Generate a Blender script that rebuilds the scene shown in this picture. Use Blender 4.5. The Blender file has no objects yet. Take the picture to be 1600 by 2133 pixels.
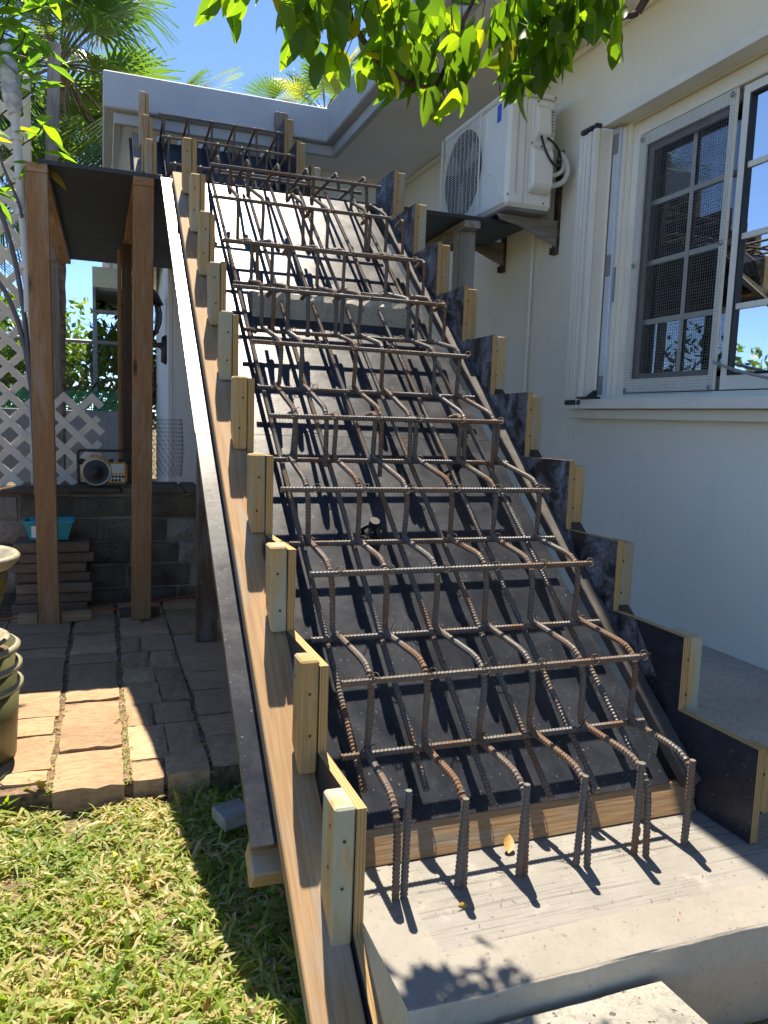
import bpy, bmesh, math, random
import numpy as np
from mathutils import Vector, Matrix, Euler
random.seed(7)
SC = bpy.context.scene
COL = SC.collection
H = 1.06            # everything is laid out from eye level; the whole place is lifted so the lawn lies at z = 0
R = math.radians
# ------------------------------------------------------------------ camera
yaw, pitch, roll = R(20.1), R(6.85), R(1.97)
fw = Vector((math.sin(yaw)*math.cos(pitch), math.cos(yaw)*math.cos(pitch), -math.sin(pitch)))
rt = Vector((math.cos(yaw), -math.sin(yaw), 0)); up = rt.cross(fw)
rt = rt*math.cos(roll)+up*math.sin(roll); up = rt.cross(fw)
cd = bpy.data.cameras.new('camera'); cam = bpy.data.objects.new('camera', cd); COL.objects.link(cam)
cam.matrix_world = Matrix(((rt.x, up.x, -fw.x, 0), (rt.y, up.y, -fw.y, 0), (rt.z, up.z, -fw.z, 0), (0, 0, 0, 1)))
cd.sensor_fit = 'VERTICAL'; cd.sensor_height = 24; cd.lens = 1615/2133*24
cd.clip_start = .02; cd.clip_end = 2000
SC.camera = cam
# ------------------------------------------------------------------ sky and sun
AZ, EL = R(11.5), R(65.5)      # from +Y towards +X
W = bpy.data.worlds.new('World'); SC.world = W; W.use_nodes = True
nt = W.node_tree; bg = nt.nodes['Background']
sk = nt.nodes.new('ShaderNodeTexSky'); sk.sky_type = 'NISHITA'; sk.sun_disc = False
sk.sun_elevation = EL; sk.sun_rotation = AZ; sk.air_density = 1.0; sk.dust_density = .0; sk.ozone_density = 10; sk.altitude = 4600
nt.links.new(sk.outputs[0], bg.inputs[0]); bg.inputs[1].default_value = .112
sl_ = bpy.data.lights.new('sun', 'SUN'); sun = bpy.data.objects.new('sun', sl_); COL.objects.link(sun)
sl_.energy = 3.7; sl_.angle = R(.53); sl_.color = (1, .96, .90)
sd = Vector((math.sin(AZ)*math.cos(EL), math.cos(AZ)*math.cos(EL), math.sin(EL)))
sun.rotation_euler = sd.to_track_quat('Z', 'Y').to_euler(); sun.location = sd*20
vs = SC.view_settings; vs.view_transform = 'Standard'; vs.look = 'None'; vs.exposure = 1.62; vs.gamma = 1; vs.use_curve_mapping = False
vs.use_white_balance = True; vs.white_balance_temperature = 7600; vs.white_balance_tint = 10
cy_ = SC.cycles; cy_.use_adaptive_sampling = True; cy_.adaptive_threshold = .03; cy_.max_bounces = 6; cy_.diffuse_bounces = 4; cy_.glossy_bounces = 3; cy_.transmission_bounces = 4; cy_.transparent_max_bounces = 8

# ------------------------------------------------------------------ materials
class NT:
    def __init__(s, name):
        s.m = bpy.data.materials.new(name); s.m.use_nodes = True; s.t = s.m.node_tree
        s.b = s.t.nodes['Principled BSDF']; s.out = s.t.nodes['Material Output']; s.tc = None
    def n(s, typ, ins=None, **kw):
        nd = s.t.nodes.new('ShaderNode'+typ)
        for k, v in kw.items(): setattr(nd, k, v)
        for k, v in (ins or {}).items(): s.set(nd.inputs[k], v)
        return nd
    def set(s, sock, v):
        if isinstance(v, bpy.types.NodeSocket): s.t.links.new(v, sock)
        elif isinstance(v, bpy.types.Node): s.t.links.new(v.outputs[0], sock)
        else:
            if sock.type == 'RGBA' and len(v) == 3: v = (*v, 1)
            sock.default_value = v
    def co(s, scale=(1, 1, 1), rnd=0.0):
        if not s.tc: s.tc = s.n('TexCoord')
        v = s.tc.outputs['Object']
        if rnd:
            oi = s.n('ObjectInfo'); mu = s.n('Math', {0: oi.outputs['Random'], 1: rnd}, operation='MULTIPLY')
            v = s.n('VectorMath', {0: v, 1: s.n('CombineXYZ', {0: mu, 1: mu, 2: mu}).outputs[0]}, operation='ADD').outputs[0]
        return s.n('VectorMath', {0: v, 1: scale}, operation='MULTIPLY').outputs[0]
    def noise(s, co, scale=5, detail=4, rough=.55, dist=0):
        return s.n('TexNoise', {'Vector': co, 'Scale': scale, 'Detail': detail, 'Roughness': rough, 'Distortion': dist}).outputs[0]
    def ramp(s, f, stops):
        r = s.n('ValToRGB', {0: f}); e = r.color_ramp.elements
        while len(e) < len(stops): e.new(.5)
        for i, (p, c) in enumerate(stops): e[i].position = p; e[i].color = (*c, 1) if not isinstance(c, (int, float)) else (c, c, c, 1)
        return r.outputs[0]
    def mix(s, f, a, b, typ='MIX'):
        n = s.n('Mix', data_type='RGBA', blend_type=typ)
        s.set(n.inputs[0], f); s.set(n.inputs[6], a); s.set(n.inputs[7], b); return n.outputs[2]
    def math(s, op, a, b=0.0): return s.n('Math', {0: a, 1: b}, operation=op).outputs[0]
    def bump(s, h, strength=.3, dist=.01):
        b = s.n('Bump', {'Height': h, 'Strength': strength, 'Distance': dist}); s.set(s.b.inputs['Normal'], b.outputs[0]); return b
    def fin(s, col=None, rough=None, metal=None, spec=None):
        for k, v in (('Base Color', col), ('Roughness', rough), ('Metallic', metal), ('Specular IOR Level', spec)):
            if v is not None: s.set(s.b.inputs[k], v)
        return s.m
    def rnd(s): return s.n('ObjectInfo').outputs['Random']

def plain(name, col, rough=.5, metal=0, var=.12, scale=8, bump=0, spec=.5):
    a = NT(name); co = a.co(rnd=13)
    n = a.noise(co, scale, 5); d = tuple(c*(1-var*1.6) for c in col); l = tuple(min(1, c*(1+var)) for c in col)
    if bump: a.bump(a.noise(co, scale*9, 3), bump, .004)
    return a.fin(a.ramp(n, [(.3, d), (.7, l)]), rough, metal, spec)

def wood(name, light, dark, grey=None, greyamt=0., rough=.75, knots=True):
    a = NT(name); co = a.co((1, 1, 1), 17.3)
    st = a.n('VectorMath', {0: co, 1: (1.1, 8, 8)}, operation='MULTIPLY').outputs[0]
    n1 = a.noise(st, 1.6, 2, .5, .25)
    ring = a.math('SINE', a.math('MULTIPLY', n1, 46.0))
    ring = a.math('MULTIPLY_ADD', ring, .5); ring.node.inputs[2].default_value = .5
    fib = a.noise(a.n('VectorMath', {0: co, 1: (6, 160, 160)}, operation='MULTIPLY').outputs[0], 1.0, 3)
    big = a.noise(co, 3.0, 3)
    c = a.mix(a.math('MULTIPLY', ring, .38), light, dark)
    c = a.mix(a.ramp(fib, [(.35, .45), (.6, 0.)]), c, tuple(x*.55 for x in dark))
    c = a.mix(a.ramp(big, [(.4, 0.), (.75, .5)]), c, tuple(x*.7 for x in light))
    if knots:
        vo = a.n('TexVoronoi', {'Vector': a.n('VectorMath', {0: co, 1: (2.3, 9, 9)}, operation='MULTIPLY').outputs[0], 'Scale': 1.0, 'Randomness': 1.0}).outputs['Distance']
        c = a.mix(a.ramp(vo, [(.07, 1.), (.13, 0.)]), c, (.07, .035, .018))
    if grey:
        g = a.noise(a.n('VectorMath', {0: co, 1: (3, 14, 14)}, operation='MULTIPLY').outputs[0], 1.2, 5, .65)
        f = a.math('ADD', g, a.math('MULTIPLY', a.rnd(), .16))
        c = a.mix(a.ramp(f, [(.62-greyamt*.3, 0.), (.78-greyamt*.3, 1.)]), c, grey)
    tone = a.math('MULTIPLY_ADD', a.rnd(), .35); tone.node.inputs[2].default_value = .82
    c = a.mix(1.0, c, a.n('CombineXYZ', {0: tone, 1: tone, 2: tone}).outputs[0], 'MULTIPLY')
    a.bump(a.math('ADD', fib, a.math('MULTIPLY', ring, .3)), .35, .002)
    return a.fin(c, rough, 0, .25)

MAT = {}
MAT['lumber'] = wood('new_lumber', (.46, .295, .155), (.36, .205, .095), (.33, .30, .24), .15)
MAT['cleat'] = wood('cleat_lumber', (.50, .33, .145), (.40, .25, .10), (.33, .33, .25), .34)
MAT['post'] = wood('post_lumber', (.36, .19, .085), (.25, .12, .05), (.33, .23, .15), .1)
MAT['grey_wood'] = wood('weathered_wood', (.27, .235, .185), (.17, .14, .11), (.30, .29, .265), .4)
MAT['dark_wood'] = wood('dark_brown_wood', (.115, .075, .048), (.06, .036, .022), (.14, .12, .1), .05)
# cut edge of plywood: veneers lie across the sheet's thickness (object x for side forms)
def ply_edge(name, axis):
    a = NT(name); sp = a.n('SeparateXYZ', {0: a.co()}); v = sp.outputs[axis]
    s = a.math('SINE', a.math('MULTIPLY', v, 2*math.pi/.0062))
    n = a.noise(a.co((40, 40, 40)), 1, 3)
    c = a.mix(a.ramp(a.math('ADD', s, a.math('MULTIPLY', n, .6)), [(.1, 0.), (.6, 1.)]), (.34, .21, .09), (.45, .30, .135))
    return a.fin(c, .8, 0, .2)
MAT['ply_edge'] = ply_edge('plywood_edge', 0)
MAT['ply_edge_z'] = plain('plywood_edge_dark', (.15, .10, .06), .8, var=.4, scale=30)
def film(name, dust, dustcol, rough, base=(.012, .013, .016), scale=7, lohi=None, spec=.5):
    a = NT(name); co = a.co()
    g = a.noise(co, scale, 8, .7, .6); f = a.noise(co, scale*9, 4, .7)
    m = a.math('MULTIPLY', a.ramp(g, [((lohi[0] if lohi else .5-dust*.25), 0.), ((lohi[1] if lohi else .85-dust*.15), 1.)]), a.ramp(f, [(.3, .25), (.7, 1.)]))
    sc = a.noise(a.co((3, 60, 60)), 1.0, 2); m2 = a.ramp(sc, [(.68, 0.), (.74, .22)])
    sp = a.ramp(a.noise(co, 120, 2), [(.68, 0.), (.74, .5)])
    c = a.mix(m, base, dustcol); c = a.mix(m2, c, (.10, .10, .11)); c = a.mix(sp, c, (.30, .31, .31))
    a.bump(a.noise(co, 45, 4), .12, .002)
    return a.fin(c, a.ramp(g, [(.2, rough-.06), (.8, rough+.12)]), 0, spec)
MAT['film'] = film('black_film_plywood', .3, (.058, .066, .082), .30, (.018, .021, .029), spec=.26)
MAT['film_dusty'] = film('dusty_film_plywood', 1, (.36, .40, .46), .5, scale=11, lohi=(.43, .66))
MAT['ledger'] = plain('grey_brown_batten', (.085, .074, .064), .8, var=.35, scale=12, bump=.3)
MAT['film_under'] = film('underside_plywood', .25, (.06, .065, .06), .55, (.03, .032, .03))
def concrete(name, lo, hi, brush=False, rough=.85, stain=(.2, .18, .14), spk=.5, bs=.25):
    a = NT(name); co = a.co()
    n = a.noise(co, 4, 8, .65); f = a.noise(co, 60, 4, .7)
    c = a.ramp(n, [(.3, lo), (.72, hi)])
    c = a.mix(a.ramp(f, [(.3, .45*spk), (.5, 0.)]), c, stain)
    pt_ = a.noise(co, 85, 2, .4); c = a.mix(a.ramp(pt_, [(.69, 0.), (.72, .8*spk)]), c, tuple(x*.35 for x in lo)); p = a.noise(co, 260, 2); c = a.mix(a.ramp(p, [(.66, 0.), (.74, .5*spk)]), c, tuple(x*.4 for x in lo))
    h = a.math('ADD', a.math('MULTIPLY', f, .6), a.math('SUBTRACT', a.math('MULTIPLY', p, .5), a.math('MULTIPLY', a.ramp(pt_, [(.67, 0.), (.72, 1.)]), .8)))
    if brush:
        b = a.noise(a.co((4, 150, 150)), 1.0, 4, .6); h = a.math('ADD', h, a.math('MULTIPLY', b, 1.3))
        c = a.mix(a.ramp(b, [(.30, .8), (.46, 0.)]), c, tuple(x*.5 for x in lo)); c = a.mix(a.ramp(a.noise(co, 14, 6, .7), [(.55, 0.), (.68, .5)]), c, tuple(min(1, x*1.25) for x in hi))
    a.bump(h, bs, .004)
    return a.fin(c, rough, 0, .3)
MAT['slab'] = concrete('brushed_concrete', (.182, .172, .156), (.255, .245, .226), True, spk=.7)
MAT['slab_edge'] = concrete('trowelled_concrete', (.20, .188, .164), (.28, .265, .235), spk=.55, stain=(.17, .125, .075))
MAT['slab_face'] = concrete('bounce_lit_concrete', (.44, .39, .29), (.58, .52, .41), stain=(.2, .18, .13), spk=.45)  # slab's upright faces painted paler and warmer for light bounced off the ground
MAT['floor'] = concrete('shaded_floor_concrete', (.36, .335, .28), (.50, .47, .41), stain=(.10, .09, .08), spk=.9)
MAT['old_conc'] = concrete('rough_concrete', (.36, .34, .28), (.52, .49, .42), spk=1, bs=.8)
MAT['step'] = concrete('washed_aggregate', (.24, .23, .20), (.40, .38, .33), spk=1.2, stain=(.09, .085, .07), bs=1.0)
def rebar(name, rust):
    a = NT(name); co = a.co(rnd=31)
    n = a.noise(co, 5, 4, .6); f = a.noise(co, 150, 3)
    t = a.math('ADD', a.math('MULTIPLY', n, .75), a.math('MULTIPLY', f, .25))
    c = a.ramp(t, [(.42-rust*.2, (.115, .112, .11)), (.50-rust*.16, (.15, .12, .095)), (.60-rust*.12, (.165, .09, .05)), (.78-rust*.12, (.115, .058, .032))])
    m = a.ramp(t, [(.45-rust*.2, .35), (.56-rust*.15, 0.)])
    a.bump(f, .25, .001)
    return a.fin(c, a.ramp(t, [(.45-rust*.2, .55), (.56-rust*.15, .8)]), m, .4)
MAT['rebar'] = rebar('rebar_steel', -.16)
MAT['rebar_rust'] = rebar('rebar_rusty', .12)
MAT['wire'] = plain('tie_wire_steel', (.06, .045, .035), .5, .6)
def leafmat(name, cols, trans=.5, rough=.4, attr=None, vein=True, spots=.15):
    a = NT(name)
    if attr:
        v = a.n('Attribute', attribute_name=attr).outputs['Fac']
    else: v = a.rnd()
    c = a.ramp(v, cols)
    co = a.co(rnd=9)
    if vein:
        y = a.n('SeparateXYZ', {0: a.co()}).outputs[1]
        c = a.mix(a.ramp(a.math('ABSOLUTE', y), [(.008, .55), (.02, 0.)]), c, tuple(min(1, x*1.6+.02) for x in cols[len(cols)//2][1]))
    if spots: c = a.mix(a.ramp(a.noise(co, 3.5, 4), [(.62, 0.), (.72, spots)]), c, (.16, .08, .01))
    a.fin(c, rough, 0, .45)
    tr = a.n('BsdfTranslucent'); bright = a.mix(1.0, c, (3.0, 3.0, 1.1), 'MULTIPLY'); a.set(tr.inputs[0], bright)
    mx = a.n('MixShader', {0: trans}); a.set(mx.inputs[1], a.b.outputs[0]); a.set(mx.inputs[2], tr.outputs[0])
    a.set(a.out.inputs[0], mx.outputs[0]); return a.m
MAT['leaf'] = leafmat('broad_leaf', [(0., (.055, .11, .014)), (.45, (.10, .18, .018)), (.88, (.14, .215, .02)), (.97, (.21, .21, .015)), (1., (.22, .12, .015))], .66)
MAT['leaf_mass'] = leafmat('broad_leaf_mass', [(0., (.045, .095, .012)), (.5, (.11, .185, .014)), (1., (.15, .21, .015))], .66, vein=False)
MAT['leaf_light'] = leafmat('light_leaf', [(0., (.05, .12, .02)), (.6, (.09, .19, .025)), (.92, (.14, .22, .02)), (1., (.33, .25, .02))])
MAT['palm'] = leafmat('palm_leaf', [(0., (.04, .09, .03)), (.6, (.08, .15, .035)), (.9, (.17, .21, .04)), (1., (.28, .22, .08))], .4, .35, vein=False, spots=.0)
MAT['bush'] = leafmat('bush_leaf', [(0., (.03, .07, .015)), (.5, (.06, .12, .02)), (.85, (.11, .17, .03)), (1., (.2, .2, .05))], .4, .45, attr='rnd', vein=False, spots=.0)
MAT['grass'] = leafmat('grass_blade', [(0., (.06, .12, .015)), (.38, (.15, .23, .025)), (.54, (.25, .29, .06)), (.66, (.36, .31, .15)), (.82, (.44, .36, .21)), (1., (.30, .20, .11))], .35, .5, attr='rnd', vein=False, spots=.0)
MAT['dead_leaf'] = plain('dead_leaf', (.42, .24, .06), .6, var=.4, scale=30)
MAT['bark'] = plain('branch_bark', (.09, .06, .045), .9, var=.5, scale=30, bump=.6)
MAT['palm_trunk'] = plain('palm_trunk', (.22, .14, .085), .9, var=.5, scale=14, bump=.8)
def wallmat():
    a = NT('cream_wall_paint'); co = a.co(); n = a.noise(co, 1.6, 5, .6); st = a.noise(a.co((1, 3, .9)), 1.7, 6, .7); mk = a.noise(co, 34, 2)
    c = a.ramp(n, [(.3, (.82, .79, .67)), (.7, (.86, .84, .74))]); c = a.mix(a.ramp(st, [(.54, 0.), (.76, .22)]), c, (.60, .57, .47)); c = a.mix(a.ramp(mk, [(.77, 0.), (.80, .5)]), c, (.25, .23, .2))
    a.bump(a.math('ADD', a.noise(co, 28, 4), a.math('MULTIPLY', a.noise(co, 6, 3), 1.5)), .16, .006); return a.fin(c, .8, 0, .25)
MAT['wall'] = wallmat()
MAT['white_wall'] = plain('white_wall_paint', (.78, .78, .76), .75, var=.03, scale=2.5, spec=.3)
MAT['soffit'] = plain('soffit_paint', (.80, .79, .76), .8, var=.03, scale=2, spec=.2)
MAT['fascia'] = plain('grey_blue_paint', (.44, .47, .49), .7, var=.05, scale=3, spec=.3)
MAT['ac_white'] = plain('ac_white_metal', (.80, .79, .73), .38, var=.03, scale=3)
MAT['ac_grey'] = plain('ac_label_grey', (.50, .52, .52), .45, var=.05, scale=40)
MAT['alu'] = plain('white_aluminium', (.80, .77, .67), .42, var=.04, scale=5)
MAT['alu_shaded'] = plain('shaded_aluminium', (.44, .43, .39), .5, var=.05)  # darker copy of the white aluminium; shade behind the mesh is in the colour
MAT['bounce_pale'] = plain('pale_bounce_surface', (.60, .57, .50), .9, var=.12, scale=60, bump=.6)  # for the added ground that throws light at the porch wall
MAT['alu_cool'] = plain('bare_aluminium', (.62, .68, .76), .35, .35, var=.05, scale=5)
MAT['black'] = plain('black_plastic', (.018, .018, .02), .45, var=.2)
MAT['cavity_shade'] = plain('painted_cavity_shade', (.010, .010, .011), .9, var=.2)
MAT['rust_iron'] = plain('rusty_iron', (.085, .06, .045), .85, .2, var=.6, scale=25, bump=.5)
MAT['galv'] = plain('galvanised_wire', (.30, .31, .31), .5, .5, var=.1, scale=30)
MAT['pvc'] = plain('white_pvc', (.62, .62, .58), .5, var=.08, scale=20)
MAT['tape'] = plain('grey_tape', (.52, .52, .52), .5, var=.3, scale=30, bump=.6)
MAT['cable'] = plain('grey_cable', (.10, .10, .11), .5)
MAT['lattice'] = plain('beige_vinyl', (.70, .62, .52), .55, var=.08, scale=10)
MAT['curtain'] = plain('grey_green_curtain', (.16, .185, .17), .9, var=.15, scale=5)
MAT['screen_frame'] = plain('screen_frame', (.17, .16, .15), .5)
MAT['teal'] = plain('teal_plastic', (.015, .33, .36), .4, var=.06)
MAT['yellow'] = plain('yellow_plastic', (.80, .37, .04), .45, var=.05)
MAT['orange'] = plain('orange_cord', (.55, .08, .03), .5)
MAT['chrome'] = plain('grey_ring', (.42, .44, .47), .3, .6)
MAT['panel_lt'] = plain('pale_panel', (.62, .58, .48), .5)
MAT['blue'] = plain('blue_sticker', (.02, .13, .62), .4)
MAT['green_net'] = plain('green_netting', (.03, .30, .15), .7, var=.3, scale=30)
MAT['steel_post'] = plain('grey_blue_post', (.30, .34, .44), .5, var=.1)
MAT['brown_strip'] = plain('brown_bamboo', (.10, .07, .04), .8, var=.4, scale=20)
MAT['corr'] = plain('corrugated_grey', (.36, .36, .35), .7, var=.3, scale=10)
MAT['block'] = concrete('block_wall', (.22, .23, .24), (.32, .33, .34))
MAT['stone'] = concrete('mossy_stone', (.07, .048, .03), (.22, .165, .11), stain=(.03, .035, .025), spk=1.3, bs=1.0)
MAT['mortar'] = concrete('old_mortar', (.20, .165, .12), (.46, .40, .32), stain=(.05, .05, .045), spk=1.2, bs=1.0)
def paver(name, lo, hi):
    a = NT(name); co = a.co(rnd=7); n = a.noise(co, 5, 7, .7); f = a.noise(a.co((30, 90, 60), 7), 1, 5, .7); p = a.noise(co, 220, 3)
    c = a.mix(a.ramp(f, [(.3, .6), (.55, 0.)]), a.ramp(n, [(.3, lo), (.7, hi)]), tuple(x*.5 for x in lo))
    tone = a.math('MULTIPLY_ADD', a.rnd(), .4); tone.node.inputs[2].default_value = .78
    c = a.mix(1.0, c, a.n('CombineXYZ', {0: tone, 1: tone, 2: tone}).outputs[0], 'MULTIPLY')
    a.bump(a.math('ADD', a.math('MULTIPLY', f, .8), a.math('MULTIPLY', p, .4)), .7, .006)
    return a.fin(c, .9, 0, .25)
MAT['paver'] = paver('riven_paver', (.35, .215, .125), (.48, .325, .195))
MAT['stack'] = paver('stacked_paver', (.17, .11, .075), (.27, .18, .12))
MAT['soil'] = plain('dry_soil', (.20, .125, .08), .95, var=.5, scale=40, bump=.9)
def groundmat():
    a = NT('lawn_soil'); co = a.co(); n = a.noise(co, 9, 6, .7); f = a.noise(co, 90, 4)
    c = a.ramp(n, [(.35, (.15, .10, .06)), (.55, (.25, .215, .12)), (.7, (.20, .215, .09))])
    a.bump(f, .9, .02); return a.fin(c, .95, 0, .2)
MAT['ground'] = groundmat()
def glaze():
    a = NT('olive_glaze'); co = a.co(); n = a.noise(a.co((6, 6, 2)), 3, 5, .6, 1.2)
    c = a.ramp(n, [(.3, (.11, .10, .02)), (.5, (.24, .19, .045)), (.66, (.40, .32, .12))]); a.bump(n, .3, .004)
    return a.fin(c, .35, 0, .5)
MAT['glaze'] = glaze()
MAT['pot_rim'] = plain('worn_cream_glaze', (.36, .31, .21), .5, var=.3, scale=18)
MAT['bucket'] = plain('olive_plastic', (.13, .13, .055), .45, var=.3, scale=6)
MAT['bucket_rim'] = plain('pale_plastic', (.27, .26, .18), .5, var=.15, scale=9)
def glass(name, tint, coat):
    a = NT(name); a.fin(tint, .02, 0, .5)
    g = a.n('BsdfGlossy', {'Color': (1, 1, 1, 1), 'Roughness': .015}); t = a.n('BsdfTransparent', {'Color': (*tint, 1)})
    fr = a.n('Fresnel', {'IOR': 1.55}); fac = a.math('ADD', a.math('MULTIPLY', fr.outputs[0], 1.6), coat)
    mx = a.n('MixShader', {0: fac}); a.set(mx.inputs[1], t.outputs[0]); a.set(mx.inputs[2], g.outputs[0]); a.set(a.out.inputs[0], mx.outputs[0]); return a.m
MAT['glass'] = glass('screened_window_glass', (.30, .33, .32), .10)
MAT['glass_film'] = glass('reflective_window_glass', (.25, .28, .27), .62)
MAT['lamp_glass'] = glass('lantern_glass', (.85, .88, .88), .05)

# ------------------------------------------------------------------ mesh helpers
class MB:
    """collects geometry; verts in world (eye level) or local coordinates"""
    def __init__(s): s.v = []; s.f = []; s.mi = []; s.sm = []
    def add(s, vs, fs, mi=0, smooth=False):
        o = len(s.v); s.v += [tuple(v) for v in vs]
        for f in fs: s.f.append(tuple(i+o for i in f)); s.mi.append(mi); s.sm.append(smooth)
    def box(s, lo, hi, mi=0, M=None):
        x0, y0, z0 = lo; x1, y1, z1 = hi
        vs = [Vector(p) for p in ((x0, y0, z0), (x1, y0, z0), (x1, y1, z0), (x0, y1, z0), (x0, y0, z1), (x1, y0, z1), (x1, y1, z1), (x0, y1, z1))]
        if M: vs = [M @ v for v in vs]
        s.add(vs, [(0, 3, 2, 1), (4, 5, 6, 7), (0, 1, 5, 4), (1, 2, 6, 5), (2, 3, 7, 6), (3, 0, 4, 7)], mi)
    def prism(s, poly, axis, a, b, mi=0, mside=None, skew=None):
        n = len(poly); vs = []
        for c in (a, b):
            for p in poly:
                q = {0: (c, p[0], p[1]), 1: (p[0], c, p[1]), 2: (p[0], p[1], c)}[axis]
                if skew: q = skew(*q)
                vs.append(q)
        s.add(vs, [tuple(range(n-1, -1, -1)), tuple(range(n, 2*n))], mi)
        o = len(s.v)-2*n
        for i in range(n):
            j = (i+1) % n; s.f.append((o+i, o+j, o+n+j, o+n+i)); s.mi.append(mi if mside is None else mside); s.sm.append(False)
    def tube(s, pts, r, seg=8, mi=0, cap=True, smooth=True):
        pts = [Vector(p) for p in pts]; n = len(pts); rr = r if isinstance(r, (list, tuple)) else [r]*n
        t = (pts[1]-pts[0]).normalized(); a = t.orthogonal().normalized(); rings = []
        for i in range(n):
            if 0 < i < n-1: tt = (pts[i+1]-pts[i-1])
            elif i: tt = pts[i]-pts[i-1]
            else: tt = pts[1]-pts[0]
            tt.normalize(); a = (a-tt*a.dot(tt)).normalized(); b = tt.cross(a)
            rings.append([pts[i]+(a*math.cos(k*2*math.pi/seg)+b*math.sin(k*2*math.pi/seg))*rr[i] for k in range(seg)])
        fs = [(i*seg+k, i*seg+(k+1) % seg, (i+1)*seg+(k+1) % seg, (i+1)*seg+k) for i in range(n-1) for k in range(seg)]
        s.add([v for q in rings for v in q], fs, mi, smooth)
        if cap:
            s.add(rings[0], [tuple(range(seg-1, -1, -1))], mi); s.add(rings[-1], [tuple(range(seg))], mi)
    def rebar(s, pts, r=.0068, mi=0, seg=8):
        """ribbed bar along an already rounded path"""
        pts = [Vector(p) for p in pts]; L = [0]
        for i in range(1, len(pts)): L.append(L[-1]+(pts[i]-pts[i-1]).length)
        tot = L[-1]; ps = []; rr = []; d = 0.; i = 0; k = 0
        while d < tot:
            while i < len(L)-2 and L[i+1] < d: i += 1
            ps.append(pts[i].lerp(pts[i+1], (d-L[i])/max(1e-9, L[i+1]-L[i]))); rr.append(r*(1.19 if k % 3 == 1 else .96)); k += 1; d += .0029
        ps.append(pts[-1]); rr.append(r*.95)
        s.tube(ps, rr, seg, mi, True, False)
    def lathe(s, prof, c=(0, 0, 0), seg=28, mi=0, smooth=True):
        vs = [(c[0]+r*math.cos(2*math.pi*k/seg), c[1]+r*math.sin(2*math.pi*k/seg), c[2]+z) for r, z in prof for k in range(seg)]
        fs = [(i*seg+k, i*seg+(k+1) % seg, (i+1)*seg+(k+1) % seg, (i+1)*seg+k) for i in range(len(prof)-1) for k in range(seg)]
        s.add(vs, fs, mi, smooth)
    def mesh(s, name, mats, bevel=0, M=None):
        me = bpy.data.meshes.new(name); me.from_pydata(s.v, [], s.f)
        for m in (mats if isinstance(mats, (list, tuple)) else [mats]): me.materials.append(MAT[m])
        me.polygons.foreach_set('material_index', s.mi); me.polygons.foreach_set('use_smooth', s.sm)
        bm = bmesh.new(); bm.from_mesh(me)
        bmesh.ops.recalc_face_normals(bm, faces=bm.faces)
        if bevel:
            es = [e for e in bm.edges if len(e.link_faces) == 2 and e.calc_face_angle(0) > .6]
            bmesh.ops.bevel(bm, geom=es, offset=bevel, segments=1, affect='EDGES', profile=.6)
        if M: bmesh.ops.transform(bm, matrix=M, verts=bm.verts)
        bm.to_mesh(me); bm.free(); me.update(); return me
def link(name, me, parent=None, M=None):
    o = bpy.data.objects.new(name, me); COL.objects.link(o)
    M = M if M is not None else Matrix()
    if parent is not None:
        o.parent = parent; o.matrix_basis = WM[parent.name].inverted() @ M
    else: o.matrix_basis = M
    WM[o.name] = M.copy(); return o
WM = {}
def tag(o, label=None, cat=None, group=None, kind=None):
    if label: o['label'] = label
    if cat: o['category'] = cat
    if group: o['group'] = group
    if kind: o['kind'] = kind
    return o
def thing(name, label, cat, loc=(0, 0, 0), group=None):
    return tag(link(name, None, None, Matrix.Translation(loc)), label, cat, group)
def part(name, mb, mats, parent=None, bevel=0, M=None): return link(name, mb.mesh(name, mats, bevel), parent, M)
def T(*p): return Matrix.Translation(p)
def frame(o, x, y):
    x = Vector(x).normalized(); y = Vector(y); z = x.cross(y).normalized(); y = z.cross(x)
    return Matrix(((x.x, y.x, z.x, o[0]), (x.y, y.y, z.y, o[1]), (x.z, y.z, z.z, o[2]), (0, 0, 0, 1)))
def board(name, p0, p1, w, t, wdir, mat='lumber', parent=None, bevel=.003, wob=0):
    """timber from p0 to p1 (centre line); w along wdir, t across"""
    p0, p1 = Vector(p0), Vector(p1); l = (p1-p0).length; m = MB()
    m.box((-l/2, -w/2, -t/2), (l/2, w/2, t/2))
    return part(name, m, mat, parent, bevel, frame((p0+p1)/2, p1-p0, wdir))
def fillet(pts, r, n=5):
    pts = [Vector(p) for p in pts]; out = [pts[0]]
    for i in range(1, len(pts)-1):
        a, b, c = pts[i-1], pts[i], pts[i+1]; u = (a-b); v = (c-b); d = min(r, u.length*.48, v.length*.48)
        s, e = b+u.normalized()*d, b+v.normalized()*d
        for k in range(n+1): q = k/n; out.append(s*(1-q)**2+b*2*q*(1-q)+e*q*q)
    out.append(pts[-1]); return out
def bez(p0, p1, p2, p3, n=16):
    p0, p1, p2, p3 = map(Vector, (p0, p1, p2, p3))
    return [p0*(1-t)**3+p1*3*t*(1-t)**2+p2*3*t*t*(1-t)+p3*t**3 for t in [i/n for i in range(n+1)]]
def copy_tree(o, M, parent=None):
    c = o.copy(); COL.objects.link(c)
    if parent is not None: c.parent = parent
    else: c.matrix_basis = M
    for ch in [x for x in bpy.data.objects if x.parent == o]: copy_tree(ch, None, c)
    return c
ru = random.uniform
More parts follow.
